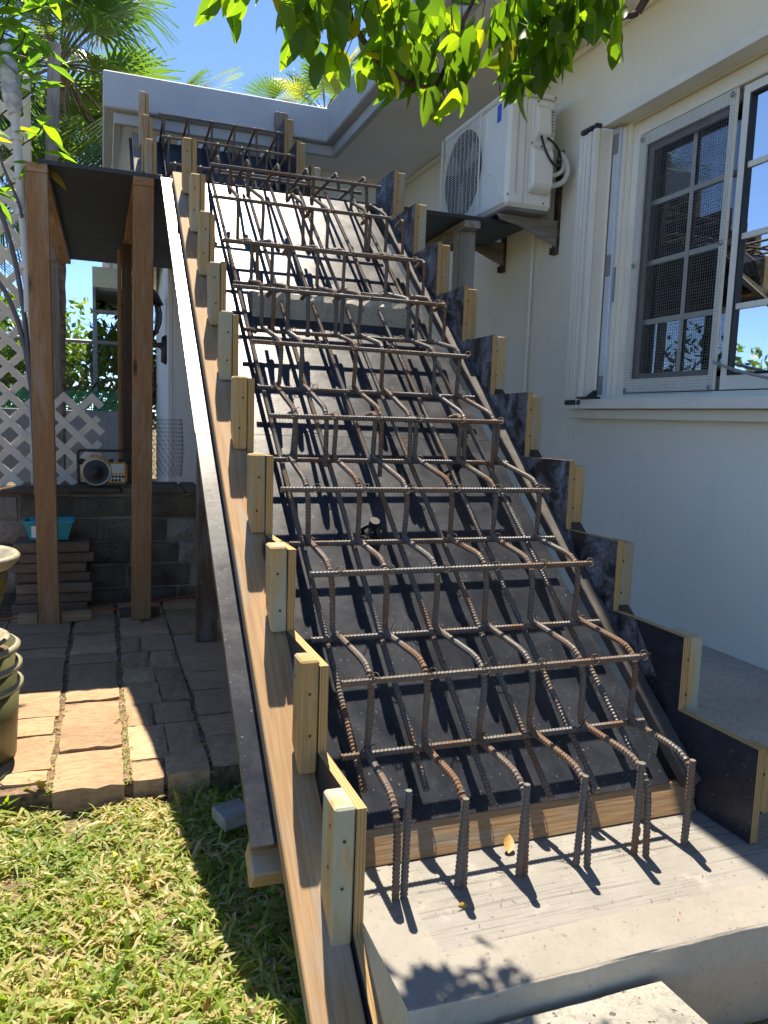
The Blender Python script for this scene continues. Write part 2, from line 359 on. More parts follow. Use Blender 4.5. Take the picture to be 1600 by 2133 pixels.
# ================================================================== SETTING
GZ = -1.06; PZ = -.985; SZ = -.867      # lawn, patio and slab levels below the eye
m = MB(); m.add([(-150, -150, GZ), (150, -150, GZ), (150, 150, GZ), (-150, 150, GZ)], [(0, 1, 2, 3)])
tag(part('ground', m, 'ground'), kind='structure')
m = MB(); m.box((-1.35, 2.10, GZ-.05), (.62, 4.23, PZ-.011))
patio = tag(part('patio', m, 'soil'), kind='structure')
def paver_obj(x0, x1, y0, y1, zt):
    m = MB(); j = lambda: ru(-.0035, .0035); nx, ny = 5, 4
    top = [[(x0+(x1-x0)*a/nx+(j() if a in (0, nx) else 0), y0+(y1-y0)*b/ny+(j() if b in (0, ny) else 0), zt+ru(-.0025, .0025)-(.004 if a in (0, nx) or b in (0, ny) else 0)) for a in range(nx+1)] for b in range(ny+1)]
    vs = [p for r_ in top for p in r_]; W_ = nx+1
    fs = [(b*W_+a, b*W_+a+1, (b+1)*W_+a+1, (b+1)*W_+a) for b in range(ny) for a in range(nx)]
    rim = [a for a in range(W_)]+[b*W_+nx for b in range(1, ny+1)]+[ny*W_+a for a in range(nx-1, -1, -1)]+[b*W_ for b in range(ny-1, 0, -1)]
    o = len(vs); vs += [(vs[i][0], vs[i][1], PZ-.07) for i in rim]; n = len(rim)
    fs += [(rim[i], o+i, o+(i+1) % n, rim[(i+1) % n]) for i in range(n)]
    m.add(vs, fs); part('paver', m, 'paver', patio)
cols = [(-.40, -.145, (2.14, 2.22, 2.46, 2.60, 2.78, 2.86, 2.98, 3.26, 3.40, 3.62, 3.84, 4.0)),
        (-.125, .048, (2.075, 2.32, 2.49, 2.73, 2.83, 3.15, 3.27, 3.39, 3.59, 3.69, 3.9, 4.1)),
        (.070, .277, (2.09, 2.215, 2.475, 2.665, 2.87, 3.03, 3.27, 3.49, 3.66, 3.88, 4.12)),
        (.292, .56, (2.12, 2.33, 2.50, 2.73, 2.93, 3.19, 3.48, 3.70, 3.95, 4.15)),
        (-.66, -.415, (2.2, 2.44, 2.66, 2.80, 3.1, 3.4, 3.6, 3.9)), (-.95, -.675, (2.18, 2.4, 2.7, 2.9, 3.2, 3.5, 3.9)), (-1.3, -.965, (2.2, 2.5, 2.8, 3.1, 3.5, 3.9))]
for ci, (x0, x1, ys) in enumerate(cols):
    for a, b in zip(ys, ys[1:]):
        xs_ = [x0-.004, x1+.004]
        if ci in (2, 3, 4, 5, 6) and random.random() < .6: xs_.insert(1, x0+(x1-x0)*ru(.35, .65))
        for u0, u1 in zip(xs_, xs_[1:]): paver_obj(u0+.003+ru(-.003, .003), u1-.003+ru(-.003, .003), a+.004+ru(-.003, .003), b-.004+ru(-.003, .003), PZ+ru(-.006, .006))

# concrete slab at the foot of the stairs, with a rounded front edge; brushed field, trowelled margin
slab = thing('entrance_slab', 'pale brushed concrete slab at the foot of the stairs', 'slab', (1.35, 3, GZ))
m = MB()
F0, XL = .962, .418; r_ = .007
prof = [(F0, GZ-.1), (F0, SZ-r_)]+[(F0+r_*(1-math.cos(t*math.pi/10)), SZ-r_*(1-math.sin(t*math.pi/10))) for t in (1, 2, 3, 4, 5)]+[(F0+r_+.003, SZ), (F0+.105, SZ)]
nx = 120; xs = [XL+(2.28-XL)*i/nx for i in range(nx+1)]; vs = []
for x in xs:
    d = .0016*math.sin(x*9)+.0010*math.sin(x*31+1)+ru(-.0006, .0006)*(3 if random.random() < .06 else 1)
    for i, (y, z) in enumerate(prof): vs.append((x, y+(d if 0 < i < 5 else 0), z))
n = len(prof); m.add(vs, [(i*n+k, (i+1)*n+k, (i+1)*n+k+1, i*n+k+1) for i in range(nx) for k in range(n-1)], 0, True)
m.mi[:] = [1 if (i % (n-1)) <= 3 else 0 for i in range(len(m.mi))]
m.add([(XL, F0+.105, SZ), (XL+.10, F0+.105, SZ), (XL+.10, 2.2, SZ), (XL, 2.2, SZ)], [(0, 1, 2, 3)], 0)   # left margin
m.add([(XL, F0, GZ-.1), (XL, F0, SZ-r_), (XL, F0+r_, SZ), (XL, 2.2, SZ), (XL, 2.2, GZ-.1)], [(0, 1, 2, 3, 4)], 1)
part('trowelled_edge', m, ['slab_edge', 'slab_face'], slab)
m = MB(); m.add([(XL+.10, F0+.105, SZ-.0012), (2.28, F0+.105, SZ-.0012), (2.28, 2.2, SZ-.0012), (XL+.10, 2.2, SZ-.0012)], [(0, 1, 2, 3)])
part('brushed_surface', m, 'slab', slab)
m = MB(); m.add([(1.34, 1.5, SZ+.003), (2.28, 1.15, SZ+.003), (2.28, 5.9, SZ+.003), (1.34, 5.9, SZ+.003)], [(0, 1, 2, 3)])
tag(part('side_path', m, 'floor'), kind='structure')
m = MB(); m.add([(.92, .2, GZ+.005), (3, .2, GZ+.005), (3, F0-.002, GZ+.005), (.92, F0-.002, GZ+.005)], [(0, 1, 2, 3)])
tag(part('soil_bed', m, 'soil'), kind='structure')
m = MB(); m.prism([(.36, .955), (.872, .955), (.90, .60), (.38, .60)], 2, GZ-.03, SZ-.043)
tag(part('concrete_step', m, 'step', None, .008), 'rough grey aggregate block step lying against the front of the slab', 'step')

# ================================================================== HOUSE
house = thing('house', 'cream painted house with flat grey roof, sliding window and deep eaves', 'house', (2.4, 3, GZ))
WX = 2.28; WY0, WY1, WZ0, WZ1 = 1.86, 3.135, .115, 1.375
m = MB()
m.box((WX, -3, -1.2), (WX+.15, 12, WZ0)); m.box((WX, -3, WZ1), (WX+.15, 12, 1.9)); m.box((WX, -3, WZ0), (WX+.15, WY0, WZ1)); m.box((WX, WY1, WZ0), (WX+.15, 12, WZ1))
part('wall', m, 'wall', house)
m = MB(); m.box((.52, 6.0, -1.2), (2.279, 6.15, 1.9)); part('rear_wall', m, 'white_wall', house)
# side wall of the porch with an arched niche seen past the posts
m = MB(); m.box((.50, 6.0, -1.2), (.52, 6.55, 1.87)); m.box((.50, 9.4, -1.2), (.52, 14, 1.87))
arc = [(6.55, 1.87), (6.55, .95)]+[(7.975-1.425*math.cos(math.pi*k/14), .95+.55*math.sin(math.pi*k/14)) for k in range(1, 14)]+[(9.4, .95), (9.4, 1.87)]
m.prism(arc, 0, .50, .52); part('porch_wall', m, 'white_wall', house)
m = MB(); m.box((.60, 6.5, -1.2), (.64, 9.5, 1.87)); part('arch_recess', m, 'white_wall', house)
m = MB(); m.box((.46, 6.0, -1.2), (.4995, 6.35, 1.87)); part('pilaster', m, 'white_wall', house, .006)
m = MB(); m.prism([(.025, 5.5), (1.49, 5.5), (1.49, -3), (6, -3), (6, 14), (.025, 14)], 2, 1.9055, 2.128)
roof = part('roof', m, 'fascia', house, .008)
m = MB(); m.box((1.555, -3, 1.836), (1.60, 5.565, 1.905)); m.box((.09, 5.565, 1.836), (1.60, 5.61, 1.905)); m.box((.09, 5.61, 1.836), (.135, 14, 1.905))
part('fascia_band', m, 'fascia', roof, .004)
m = MB(); m.prism([(.135, 5.61), (1.60, 5.61), (1.60, -3), (4, -3), (4, 14), (.135, 14)], 2, 1.862, 1.90)
part('soffit', m, 'soffit', roof)
m = MB(); m.box((2.25, -3, 1.832), (2.279, 6.0, 1.861)); part('corner_trim', m, 'wall', roof, .006)
# room behind the window
m = MB(); m.box((2.431, 1.2, -.2), (4.2, 3.9, 1.8)); del m.f[5], m.mi[5], m.sm[5]; part('room_interior', m, 'curtain', house)
# window -------------------------------------------------------------
win = part('window', (lambda m: (m.box((2.30, WY0, WZ0+.002), (2.37, WY0+.045, WZ1-.002)), m.box((2.30, WY1-.05, WZ0+.002), (2.37, WY1-.002, WZ1-.002)),
    m.box((2.30, WY0+.045, WZ1-.065), (2.37, WY1-.05, WZ1-.002)), m.box((2.30, WY0+.045, WZ0+.002), (2.37, WY1-.05, WZ0+.04))) and m)(MB()), 'alu', house, .003)
YM = 2.50
def sash(y0, y1, x, mat, gl, z0=WZ0+.045, z1=WZ1-.07):
    m = MB(); w = .035
    m.box((x, y0, z0), (x+.025, y0+w, z1)); m.box((x, y1-w, z0), (x+.025, y1, z1)); m.box((x, y0+w, z1-w), (x+.025, y1-w, z1)); m.box((x, y0+w, z0), (x+.025, y1-w, z0+w*1.6))
    f = part('sash_frame', m, mat, win, .002); zz0, zz1 = z0+w*1.6, z1-w; ya, yb = y0+w, y1-w
    for k in (1, 2, 3):
        z = zz0+(zz1-zz0)*k/4; m = MB(); m.box((x+.006, ya, z-.011), (x+.012, yb, z+.011)); part('muntin', m, mat, win)
    m = MB(); ym = (ya+yb)/2; m.box((x+.0025, ym-.011, zz0), (x+.0055, ym+.011, zz1)); part('muntin', m, mat, win)
    for k in range(4):
        for a, b in ((ya, ym), (ym, yb)):
            m = MB(); m.box((x+.014, a+.001, zz0+(zz1-zz0)*k/4+.001), (x+.017, b-.001, zz0+(zz1-zz0)*(k+1)/4-.001)); part('pane', m, gl, win)
sash(WY0+.05, YM-.012, 2.312, 'alu', 'glass_film'); sash(YM-.03, WY1-.055, 2.342, 'alu_shaded', 'glass')
m = MB(); g0, g1, h0, h1 = WY0+.0855, YM-.0475, WZ0+.1015, WZ1-.1055
for lo, hi in (((2.311, g0, h0), (2.337, g0+.009, h1)), ((2.311, g1-.009, h0), (2.337, g1, h1)), ((2.311, g0+.009, h1-.009), (2.337, g1-.009, h1)), ((2.311, g0+.009, h0), (2.337, g1-.009, h0+.009))): m.box(lo, hi)
part('gasket', m, 'black', win)
# insect screen frame + wire mesh fixed over the far sash
m = MB(); a0, a1, c0, c1 = YM+.005, WY1-.055, WZ0+.045, WZ1-.07
for lo, hi in (((2.300, a0, c0), (2.309, a0+.035, c1)), ((2.300, a1-.045, c0), (2.309, a1, c1)), ((2.300, a0+.035, c1-.05), (2.309, a1-.045, c1)), ((2.300, a0+.035, c0), (2.309, a1-.045, c0+.06))): m.box(lo, hi)
part('screen_frame', m, 'alu', win)
m = MB()
for lo, hi in (((2.318, a0+.036, c0+.061), (2.325, a0+.055, c1-.051)), ((2.318, a1-.075, c0+.061), (2.325, a1-.046, c1-.051)), ((2.318, a0+.055, c1-.08), (2.325, a1-.075, c1-.051)), ((2.318, a0+.055, c0+.061), (2.325, a1-.075, c0+.085))): m.box(lo, hi)
part('screen_frame', m, 'screen_frame', win)
m = MB(); y = a0+.004
while y < a1-.002: m.box((2.2935, y-.0004, c0-.012), (2.2943, y+.0004, c1)); y += .0127
z = c0-.01
while z < c1: m.box((2.2924, a0, z-.0004), (2.2932, a1, z+.0004)); z += .0127
tag(part('wire_mesh', m, 'galv', win), kind='stuff')
for y, z in ((a0+.02, c1-.02), (a1-.02, c1-.02), (a0+.02, c0+.01), (a1-.02, c0+.01), (a0+.02, (c0+c1)/2), (a1-.02, (c0+c1)/2)):
    m = MB(); m.lathe([(0, .004), (.008, .003), (.011, 0)], seg=12); part('washer', m, 'galv', win, 0, frame((2.2915, y, z), (0, 1, 0), (0, 0, 1)) @ Matrix.Rotation(math.pi, 4, 'X'))
m = MB()
for i in range(60):
    y0 = 2.0+i*.02; y1 = y0+.02; f = lambda y: 2.50+.018*math.sin(y*70)+.01*math.sin(y*23)
    if y1 < 2.62: continue
    m.add([(f(y0), y0, .1), (f(y1), y1, .1), (f(y1), y1, 1.5), (f(y0), y0, 1.5)], [(0, 1, 2, 3)], 0, True)
part('curtain', m, 'curtain', house)
# sill, tracks and folded accordion shutter
m = MB(); m.box((2.165, 1.3, .093), (2.279, 3.36, .118)); m.box((2.155, 1.3, .080), (2.165, 3.36, .124)); m.box((2.20, 1.3, .119), (2.21, 3.3, .130))
sill = part('window_sill', m, 'alu', house, .002)
m = MB(); m.box((2.215, 1.3, .035), (2.279, 3.40, .079)); part('sill_ledge', m, 'wall', house, .003)
m = MB(); m.box((2.19, 1.3, 1.378), (2.279, 3.24, 1.392)); m.box((2.182, 1.3, 1.368), (2.19, 3.24, 1.405)); part('shutter_track', m, 'alu', house, .002)
sh = part('storm_shutter', (lambda m: (m.box((2.262, 3.145, .126), (2.279, 3.24, 1.366)),) and m)(MB()), 'alu', house, .002)
m = MB(); m.box((2.245, 3.16, .126), (2.2615, 3.205, 1.366)); part('hinge_strip', m, 'alu_cool', sh, .002)
for k, (y, x0) in enumerate(((3.225, 2.152), (3.262, 2.150), (3.292, 2.149), (3.322, 2.148))):
    m = MB(); pr = [(x0, y-.012), (x0+.018, y-.016), (x0+.03, y-.006), (x0+.08, y-.008), (2.243, y-.013), (2.243, y+.006), (x0+.08, y+.008), (x0+.02, y+.006), (x0, y+.012)]
    m.prism(pr, 2, .122+.004*k, 1.362-.004*k); part('shutter_blade', m, 'alu', sh)
    m = MB(); m.box((x0-.002, y-.015, .098), (x0+.03, y+.013, .1215)); m.box((x0-.002, y-.015, 1.3635), (x0+.03, y+.013, 1.386)); part('blade_roller', m, 'black', sh, .004)
m = MB(); m.box((2.14, 3.10, .128), (2.19, 3.22, .136)); m.prism([(3.10, .137), (3.16, .137), (3.10, .165)], 0, 2.150, 2.170); part('track_stop', m, 'black', sh)
m = MB(); m.box((2.243, 3.165, .70), (2.2448, 3.20, .80)); part('lock_plate', m, 'galv', sh); m = MB(); m.box((2.260, 3.145, .58), (2.2618, 3.158, .74)); part('lock_plate', m, 'galv', sh)
m = MB(); m.box((2.243, 3.165, 1.25), (2.2448, 3.20, 1.34)); part('hinge', m, 'galv', sh); m = MB(); m.box((2.243, 3.165, .15), (2.2448, 3.20, .24)); part('hinge', m, 'galv', sh)
m = MB(); m.tube(bez((2.285, 2.50, .27), (2.24, 2.38, .235), (2.22, 2.2, .19), (2.20, 1.9, .15)), .006, 8); part('brace_rod', m, 'chrome', win)

# air conditioner, brackets, conduits ----------------------------------
AX0, AX1, AY0, AY1, AZ0, AZ1 = 1.905, 2.175, 3.60, 4.375, 1.085, 1.64
ac = thing('air_conditioner', 'white outdoor air conditioner unit with round fan grille on the house wall', 'air conditioner', (2.04, 4, AZ0))
m = MB(); m.box((AX0, AY0, AZ0), (AX1, AY1, AZ1-.02)); body = part('body', m, 'ac_white', ac, .018)
m = MB(); m.box((AX0-.006, AY0-.006, AZ1-.0195), (AX1+.004, AY1+.006, AZ1+.004)); part('lid', m, 'ac_white', ac, .008)
m = MB(); m.box((AX0+.01, AY0+.01, AZ0-.02), (AX1-.01, AY1-.01, AZ0-.001)); part('base_tray', m, 'screen_frame', ac, .005)
GC, GR = (4.115, 1.362), .232
m = MB(); ring = 40
# near-black disc on the flat body paints the shade inside the fan opening
m.add([(AX0-.0025, GC[0]+GR*math.cos(2*math.pi*k/ring), GC[1]+GR*math.sin(2*math.pi*k/ring)) for k in range(ring)], [tuple(range(ring))]); part('fan_opening_shade', m, 'cavity_shade', ac)
for k in range(3):
    m = MB(); a = k*2.094+.5; q = lambda r, t: (AX0-.004-.002*math.cos(t-a), GC[0]+r*math.cos(t), GC[1]+r*math.sin(t))
    m.add([q(.05, a-.35), q(.20, a-.25), q(.215, a+.35), q(.05, a+.55)], [(0, 1, 2, 3)]); part('fan_blade', m, 'screen_frame', ac)
m = MB(); gy0, gy1, gz0, gz1 = 3.875, 4.37, AZ0+.012, AZ1-.025; N = 42
for k in range(N+1):
    z = gz0+(gz1-gz0)*k/N; m.box((AX0-.020, gy0, z-.0011), (AX0-.0175, gy1, z+.0011))
for k in range(11):
    y = gy0+(gy1-gy0)*k/10; m.box((AX0-.0174, y-.0013, gz0), (AX0-.0155, y+.0013, gz1))
for y in (gy0, gy1):
    m.box((AX0-.0235, y-.004, gz0-.004), (AX0-.0205, y+.004, gz1+.004))
part('fan_grille', m, 'ac_white', ac)
m = MB(); m.tube([(AX0-.002, 3.84, AZ1-.06), (AX0-.002, 3.83, AZ0+.2)]+[(AX0-.002, 3.83-.17*math.sin(t), AZ0+.2-.15*(1-math.cos(t))) for t in (.3, .6, .9, 1.2, 1.5)]+[(AX0-.002, 3.63, AZ0+.045)], .004, 6); part('front_moulding', m, 'ac_white', ac)
m = MB(); m.box((AX0-.003, 3.685, AZ1-.13), (AX0-.0005, 3.725, AZ1-.045)); part('brand_sticker', m, 'blue', ac)
m = MB(); m.box((2.03, AY0-.006, AZ1-.28), (2.15, AY0-.0005, AZ1-.035)); part('terminal_plate', m, 'ac_white', ac, .004)
m = MB(); m.prism([(AY0-.006, AZ1-.06), (AY0-.03, AZ1-.075), (AY0-.045, AZ1-.20), (AY0-.006, AZ1-.235)], 0, 2.045, 2.125); tb = part('terminal_cover', m, 'ac_white', ac, .006)
m = MB(); m.box((2.128, AY0-.0078, AZ1-.20), (2.163, AY0-.0064, AZ1-.07)); part('rating_label', m, 'ac_grey', ac)
m = MB()
for k in range(7): m.box((2.131+.002*(k % 2), AY0-.0088, AZ1-.085-.015*k), (2.157-.004*(k % 3), AY0-.0080, AZ1-.080-.015*k))
part('label_print', m, 'screen_frame', ac)
m = MB(); m.prism([(AY0-.004, 1.385), (AY0-.02, 1.375), (AY0-.055, 1.35), (AY0-.06, 1.19), (AY0-.045, 1.165), (AY0-.004, 1.15)], 0, 2.02, 2.14); part('valve_cover', m, 'ac_white', ac, .01)
m = MB(); m.box((2.0, AY0-.003, AZ0+.02), (2.004, AY0-.0005, AZ1-.03)); m.box((1.955, AY0-.004, AZ0+.06), (1.962, AY0-.0005, AZ1-.05)); part('panel_rib', m, 'ac_grey', ac)
for x, z in ((2.06, AZ1-.045), (2.155, AZ1-.012), (2.035, 1.395), (2.12, AZ0+.03), (1.915, AZ0+.05), (2.035, AZ1-.27), (2.09, AZ1-.255), (2.14, AZ1-.30)):
    m = MB(); m.lathe([(0, .003), (.004, .0025), (.005, 0)], seg=10); part('screw', m, 'black', ac, 0, frame((x, AY0-.009 if z > 1.35 else AY0-.003, z), (1, 0, 0), (0, 0, 1)))
for pts in (((2.07, 3.565, 1.425), (2.08, 3.52, 1.30), (2.16, 3.53, 1.24), (2.20, 3.58, 1.33)), ((2.105, 3.565, 1.42), (2.13, 3.53, 1.39), (2.18, 3.55, 1.36), (2.20, 3.59, 1.345))):
    m = MB(); m.tube(bez(*pts), .006, 8); part('power_cable', m, 'black', ac)
m = MB(); m.tube(bez((2.205, 3.60, 1.37), (2.26, 3.55, 1.30), (2.24, 3.56, 1.20), (2.14, 3.585, 1.20)), [.014]*17, 10); part('insulated_hose', m, 'pvc', ac)
m = MB(); m.tube(bez((2.21, 3.61, 1.355), (2.235, 3.57, 1.30), (2.20, 3.57, 1.25), (2.14, 3.585, 1.25)), [.011]*17, 10); part('insulated_hose', m, 'pvc', ac)
for y, lab in ((3.70, 'rusty iron wall bracket carrying the near end of the air conditioner'), (4.28, 'rusty iron wall bracket carrying the far end of the air conditioner')):
    br = thing('wall_bracket', lab, 'bracket', (2.26, y, .9), 'air conditioner brackets')
    m = MB(); m.box((2.262, y-.022, .93), (2.279, y+.022, 1.42)); part('upright', m, 'rust_iron', br, .002)
    m = MB(); m.prism([(1.90, 1.063), (2.2615, 1.063), (2.2615, .93), (2.20, .95), (2.05, 1.01), (1.92, 1.035)], 1, y-.020, y-.016); part('arm', m, 'grey_wood', br)
    m = MB(); m.box((1.905, y-.0155, 1.056), (2.26, y+.02, 1.0625)); part('arm_flange', m, 'rust_iron', br)
    m = MB(); m.box((2.245, y-.02, .895), (2.279, y-.006, .929)); m.box((2.245, y+.006, .895), (2.279, y+.02, .929)); part('foot_hook', m, 'rust_iron', br)
cn = thing('wall_conduit', 'thin cream conduit pipe running up the house wall under the air conditioner', 'pipe', (2.265, 3.93, SZ))
m = MB(); m.tube([(2.266, 3.935, SZ), (2.266, 3.93, 1.15)], .0105, 10); part('pipe', m, 'wall', cn)
m = MB(); m.tube([(2.264, 3.933, .50), (2.264, 3.933, .535)], .016, 10); part('coupling', m, 'wall', cn)

# ================================================================== STAIR FORMWORK
TH = R(37.7); CT, ST = math.cos(TH), math.sin(TH); E_ = Vector((0, CT, ST)); N_ = Vector((0, -ST, CT))
def S(x, s, o): return Vector((x, 1.363, -.807))+E_*s+N_*o+Vector((0, 0, 0))
def sof(y, o=0.): return -.807+(y-1.363)*math.tan(TH)+o/CT
YK = [1.176, 1.417, 1.692, 1.939, 2.199, 2.459, 2.706, 2.971, 3.24, 3.515]
ZK = [-.657, -.484, -.300, -.102, .100, .303, .505, .716, .928, 1.146]
LX = lambda y: .400-.013*(y-1.176)       # outer face of the left form leans in a little uphill
def saw(ys, zs, yend):
    p = []
    for i, (y, z) in enumerate(zip(ys, zs)):
        p += [(y, z), (ys[i+1] if i+1 < len(ys) else yend, z-.004)]
    return p
# left side form
lf = thing('side_form', 'stepped plywood side form with timber cleats, on the lawn side of the stairs', 'formwork', (.39, 1.2, GZ), 'stepped side forms')
m = MB(); poly = saw(YK, ZK, 3.77)+[(3.77, sof(3.77, .004)), (1.40, sof(1.40, .004)), (1.37, GZ+.01), (1.13, GZ+.01), (1.06, -.97), (1.176, -.885)]
m.prism(poly, 0, 0, .018, 0, 1, lambda x, y, z: (LX(y)+x, y, z)); part('form_panel', m, ['film', 'ply_edge'], lf)
for k, (y, z) in enumerate(zip(YK, ZK)):
    x1 = LX(y)-.0005; b = sof(y+.01, .040)+.002 if k else -.905
    zt = z+ru(-.004, .012)-(.006 if k == 0 else 0); tilt = ru(-.012, .012)
    m = MB(); l = zt-b; wv = .062 if k else .078
    # lower end cut on the slope so that it sits on the plank
    poly = [(-l/2, -wv/2), (l/2, -wv/2), (l/2, wv/2), (-l/2+(wv*math.tan(TH) if k else .0), wv/2)]
    m.prism(poly, 2, -.019, .019)
    part('cleat', m, 'cleat', lf, .004, frame((x1-.019, y+wv/2+.001, (zt+b)/2), (ru(-.02, .02), tilt, 1), (0, 1, 0)))
# right side form: upper sheet and lower sheet overlapping at a slanted joint
rf = thing('side_form', 'stepped plywood side form smeared with cement, on the house wall side of the stairs', 'formwork', (1.29, 1.2, SZ), 'stepped side forms')
RX = 1.28
m = MB(); poly = saw(YK[1:], ZK[1:], 3.77); poly[0] = (1.60, ZK[1]); poly += [(3.77, sof(3.77, .004)), (1.52, sof(1.52, .004)), (1.46, -.66)]
m.prism(poly, 0, RX, RX+.018, 0, 1); part('form_panel', m, ['film_dusty', 'ply_edge'], rf)
m = MB(); poly = [(YK[0], SZ+.004), (YK[0], ZK[0]), (YK[1], ZK[0]-.004), (YK[1], ZK[1]), (1.597, ZK[1]), (1.457, -.66), (1.49, SZ+.004)]
m.prism(poly, 0, RX-.003, RX+.016, 0, 1); part('form_panel', m, ['film', 'ply_edge'], rf)
for k, (y, z) in enumerate(zip(YK, ZK)):
    b = sof(y+.03, .042) if k else SZ+.065; zt = z-ru(.0, .016); m = MB(); l = zt-b; wv = ru(.072, .089)
    m.prism([(-l/2, -wv/2), (l/2, -wv/2), (l/2, wv/2), (-l/2+(wv*.5 if k else 0), wv/2)], 2, -.019, .019)
    part('cleat', m, 'cleat', rf, .003, frame((RX+.0375, y+wv/2+.001, (zt+b)/2), (ru(-.012, .012), ru(-.01, .01), 1), (0, 1, 0)))
# nail heads in the cleats
for fo, xf, sg in ((lf, None, -1), (rf, RX+.057, 1)):
    m = MB()
    for y, z in zip(YK, ZK):
        x = (LX(y)-.0390) if xf is None else xf
        for dz in (.035, .12):
            c = Vector((x+sg*.0006, y+.035+ru(-.012, .012), z-dz+ru(-.012, .01))); m.add([c+Vector((0, .0035*math.cos(t), .0035*math.sin(t))) for t in [k*math.pi/4 for k in range(8)]], [tuple(range(8))])
            c = Vector(((LX(y) if xf is None else RX+.0375)-.019+ru(-.006, .006), y-.0006, z-dz-.02)); m.add([c+Vector((.0032*math.cos(t), 0, .0032*math.sin(t))) for t in [k*math.pi/4 for k in range(8)]], [tuple(range(8))])
    tag(part('nail_heads', m, 'wire', fo), kind='stuff')
# sloping deck of the stairs
dk = thing('stair_deck_form', 'sloping black plywood deck the stairs will be cast on', 'formwork', (.8, 2.5, GZ))
def sheet(name, x0, x1, s0, s1, o0=-.018, o1=0., par=dk, mat='film'):
    m = MB(); l = s1-s0; w = x1-x0; m.box((-l/2, -w/2, 0), (l/2, w/2, o1-o0)); 
    for i, f in enumerate(m.f): m.mi[i] = 0 if i < 2 else 1
    return part(name, m, [mat, 'ply_edge_z'], par, 0, frame(S((x0+x1)/2, (s0+s1)/2, o0), E_, (-1, 0, 0)))
sheet('plywood_sheet', .258, 1.222, 0., 1.22); sheet('plywood_sheet', .2565, 1.220, 1.222, 1.90); sheet('plywood_sheet', .258, 1.222, 1.902, 3.018)
board('bearer_plank', S(.352, -.56, .020), S(.349, 3.0, .020), .090, .038, (-1, 0, 0), 'lumber')
tag(bpy.data.objects['bearer_plank'], 'long bare timber plank lying flat down the lawn side of the stair form', 'plank')
tag(board('ledger_strip', S(1.258, -.02, .022), S(1.258, 2.9, .022), .040, .034, (-1, 0, 0), 'ledger'), 'narrow dark timber strip along the foot of the cement smeared form', 'plank')
tag(board('bearer_plank', S(1.330, -.02, .017), S(1.330, 3.0, .017), .060, .030, (-1, 0, 0), 'film_under'), 'dark timber plank on the house side behind the cement smeared form', 'plank')
m = MB(); m.prism([(1.326, -.8665), (1.42, -.8665), (1.42, -.832), (1.366, -.8075)], 0, -.42, .42)
kb = MB(); kb.v = [(x, y-1.36, z+.84) for x, y, z in m.v]; kb.f, kb.mi, kb.sm = m.f, m.mi, m.sm
tag(part('kicker_board', kb, 'lumber', None, .003, T(.8545, 1.36, -.84)), 'timber kicker board fixed to the slab across the foot of the stair deck', 'plank')
tag(board('cross_beam', (.262, 1.415, -.872), (1.20, 1.415, -.872), .07, .062, (0, .78, .62), 'lumber'), 'short end of a timber beam sticking out below the plywood edge', 'beam')
for i, (y, x) in enumerate(((2.15, .50), (2.75, .47), (3.35, .42))):
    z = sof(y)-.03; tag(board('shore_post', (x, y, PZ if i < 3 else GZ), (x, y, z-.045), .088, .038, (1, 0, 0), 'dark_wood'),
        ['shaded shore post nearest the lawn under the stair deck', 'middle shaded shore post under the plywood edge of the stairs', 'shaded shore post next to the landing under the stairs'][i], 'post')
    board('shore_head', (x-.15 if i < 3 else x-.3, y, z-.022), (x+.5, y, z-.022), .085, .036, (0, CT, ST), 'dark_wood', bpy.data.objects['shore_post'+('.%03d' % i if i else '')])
# concrete beam crossing the deck
m = MB(); n = 22
vs = []
for i in range(n+1):
    x = .515+(1.135-.515)*i/n; j = lambda a: ru(-a, a)
    y0, y1 = 2.862, 2.985
    vs += [(x, y0, sof(y0)-.01), (x, y0+j(.002), sof(y0)+.072+j(.004)), (x, y0+.014+j(.008), sof(y0)+.092+j(.006)), (x, y1+j(.01), sof(y1)+.006+j(.004)), (x, y1, sof(y1)-.01)]
m.add(vs, [(i*5+k, i*5+k+1, (i+1)*5+k+1, (i+1)*5+k) for i in range(n) for k in range(4)]+[(0, 1, 2, 3, 4), tuple(n*5+k for k in range(4, -1, -1))])
tag(part('concrete_beam', m, 'old_conc'), 'rough edged grey concrete beam crossing the plywood under the reinforcing bars', 'beam')

# ================================================================== LANDING
ld = thing('landing_platform', 'raised landing form of black plywood on tall timber posts', 'formwork', (.5, 3.8, PZ))
def flat(name, x0, x1, y0, y1, z0, z1, mat='film_under', par=ld):
    m = MB(); m.box((x0, y0, z0), (x1, y1, z1)); m.mi[:] = [0, 0, 1, 1, 1, 1]; return part(name, m, [mat, 'film_under'], par)
DZ = 1.028
flat('deck_sheet', -.255, 1.30, 3.752, 5.20, DZ, DZ+.018); flat('deck_sheet', -.253, 1.30, 5.203, 5.99, DZ-.001, DZ+.017)
flat('deck_sheet', 1.303, 2.125, 3.735, 4.47, DZ+.0005, DZ+.0185)
board('joist', (-.252, 3.745, DZ-.0195), (-.236, 5.97, DZ-.0195), .089, .038, (1, 0, 0), 'post', ld)
board('joist', (.185, 3.748, DZ-.0195), (.175, 5.95, DZ-.0195), .089, .038, (1, 0, 0), 'post', ld)
board('joist', (1.80, 3.74, DZ-.019), (1.83, 4.45, DZ-.019), .089, .037, (1, 0, 0), 'grey_wood', ld)
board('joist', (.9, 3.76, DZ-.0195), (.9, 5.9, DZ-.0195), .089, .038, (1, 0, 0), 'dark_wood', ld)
board('post', (-.232, 3.77, PZ+.001), (-.252, 3.765, DZ-.0395), .089, .040, (1, 0, 0), 'post', ld)
board('post', (.168, 3.77, PZ+.001), (.185, 3.768, DZ-.0395), .089, .040, (1, 0, 0), 'post', ld)
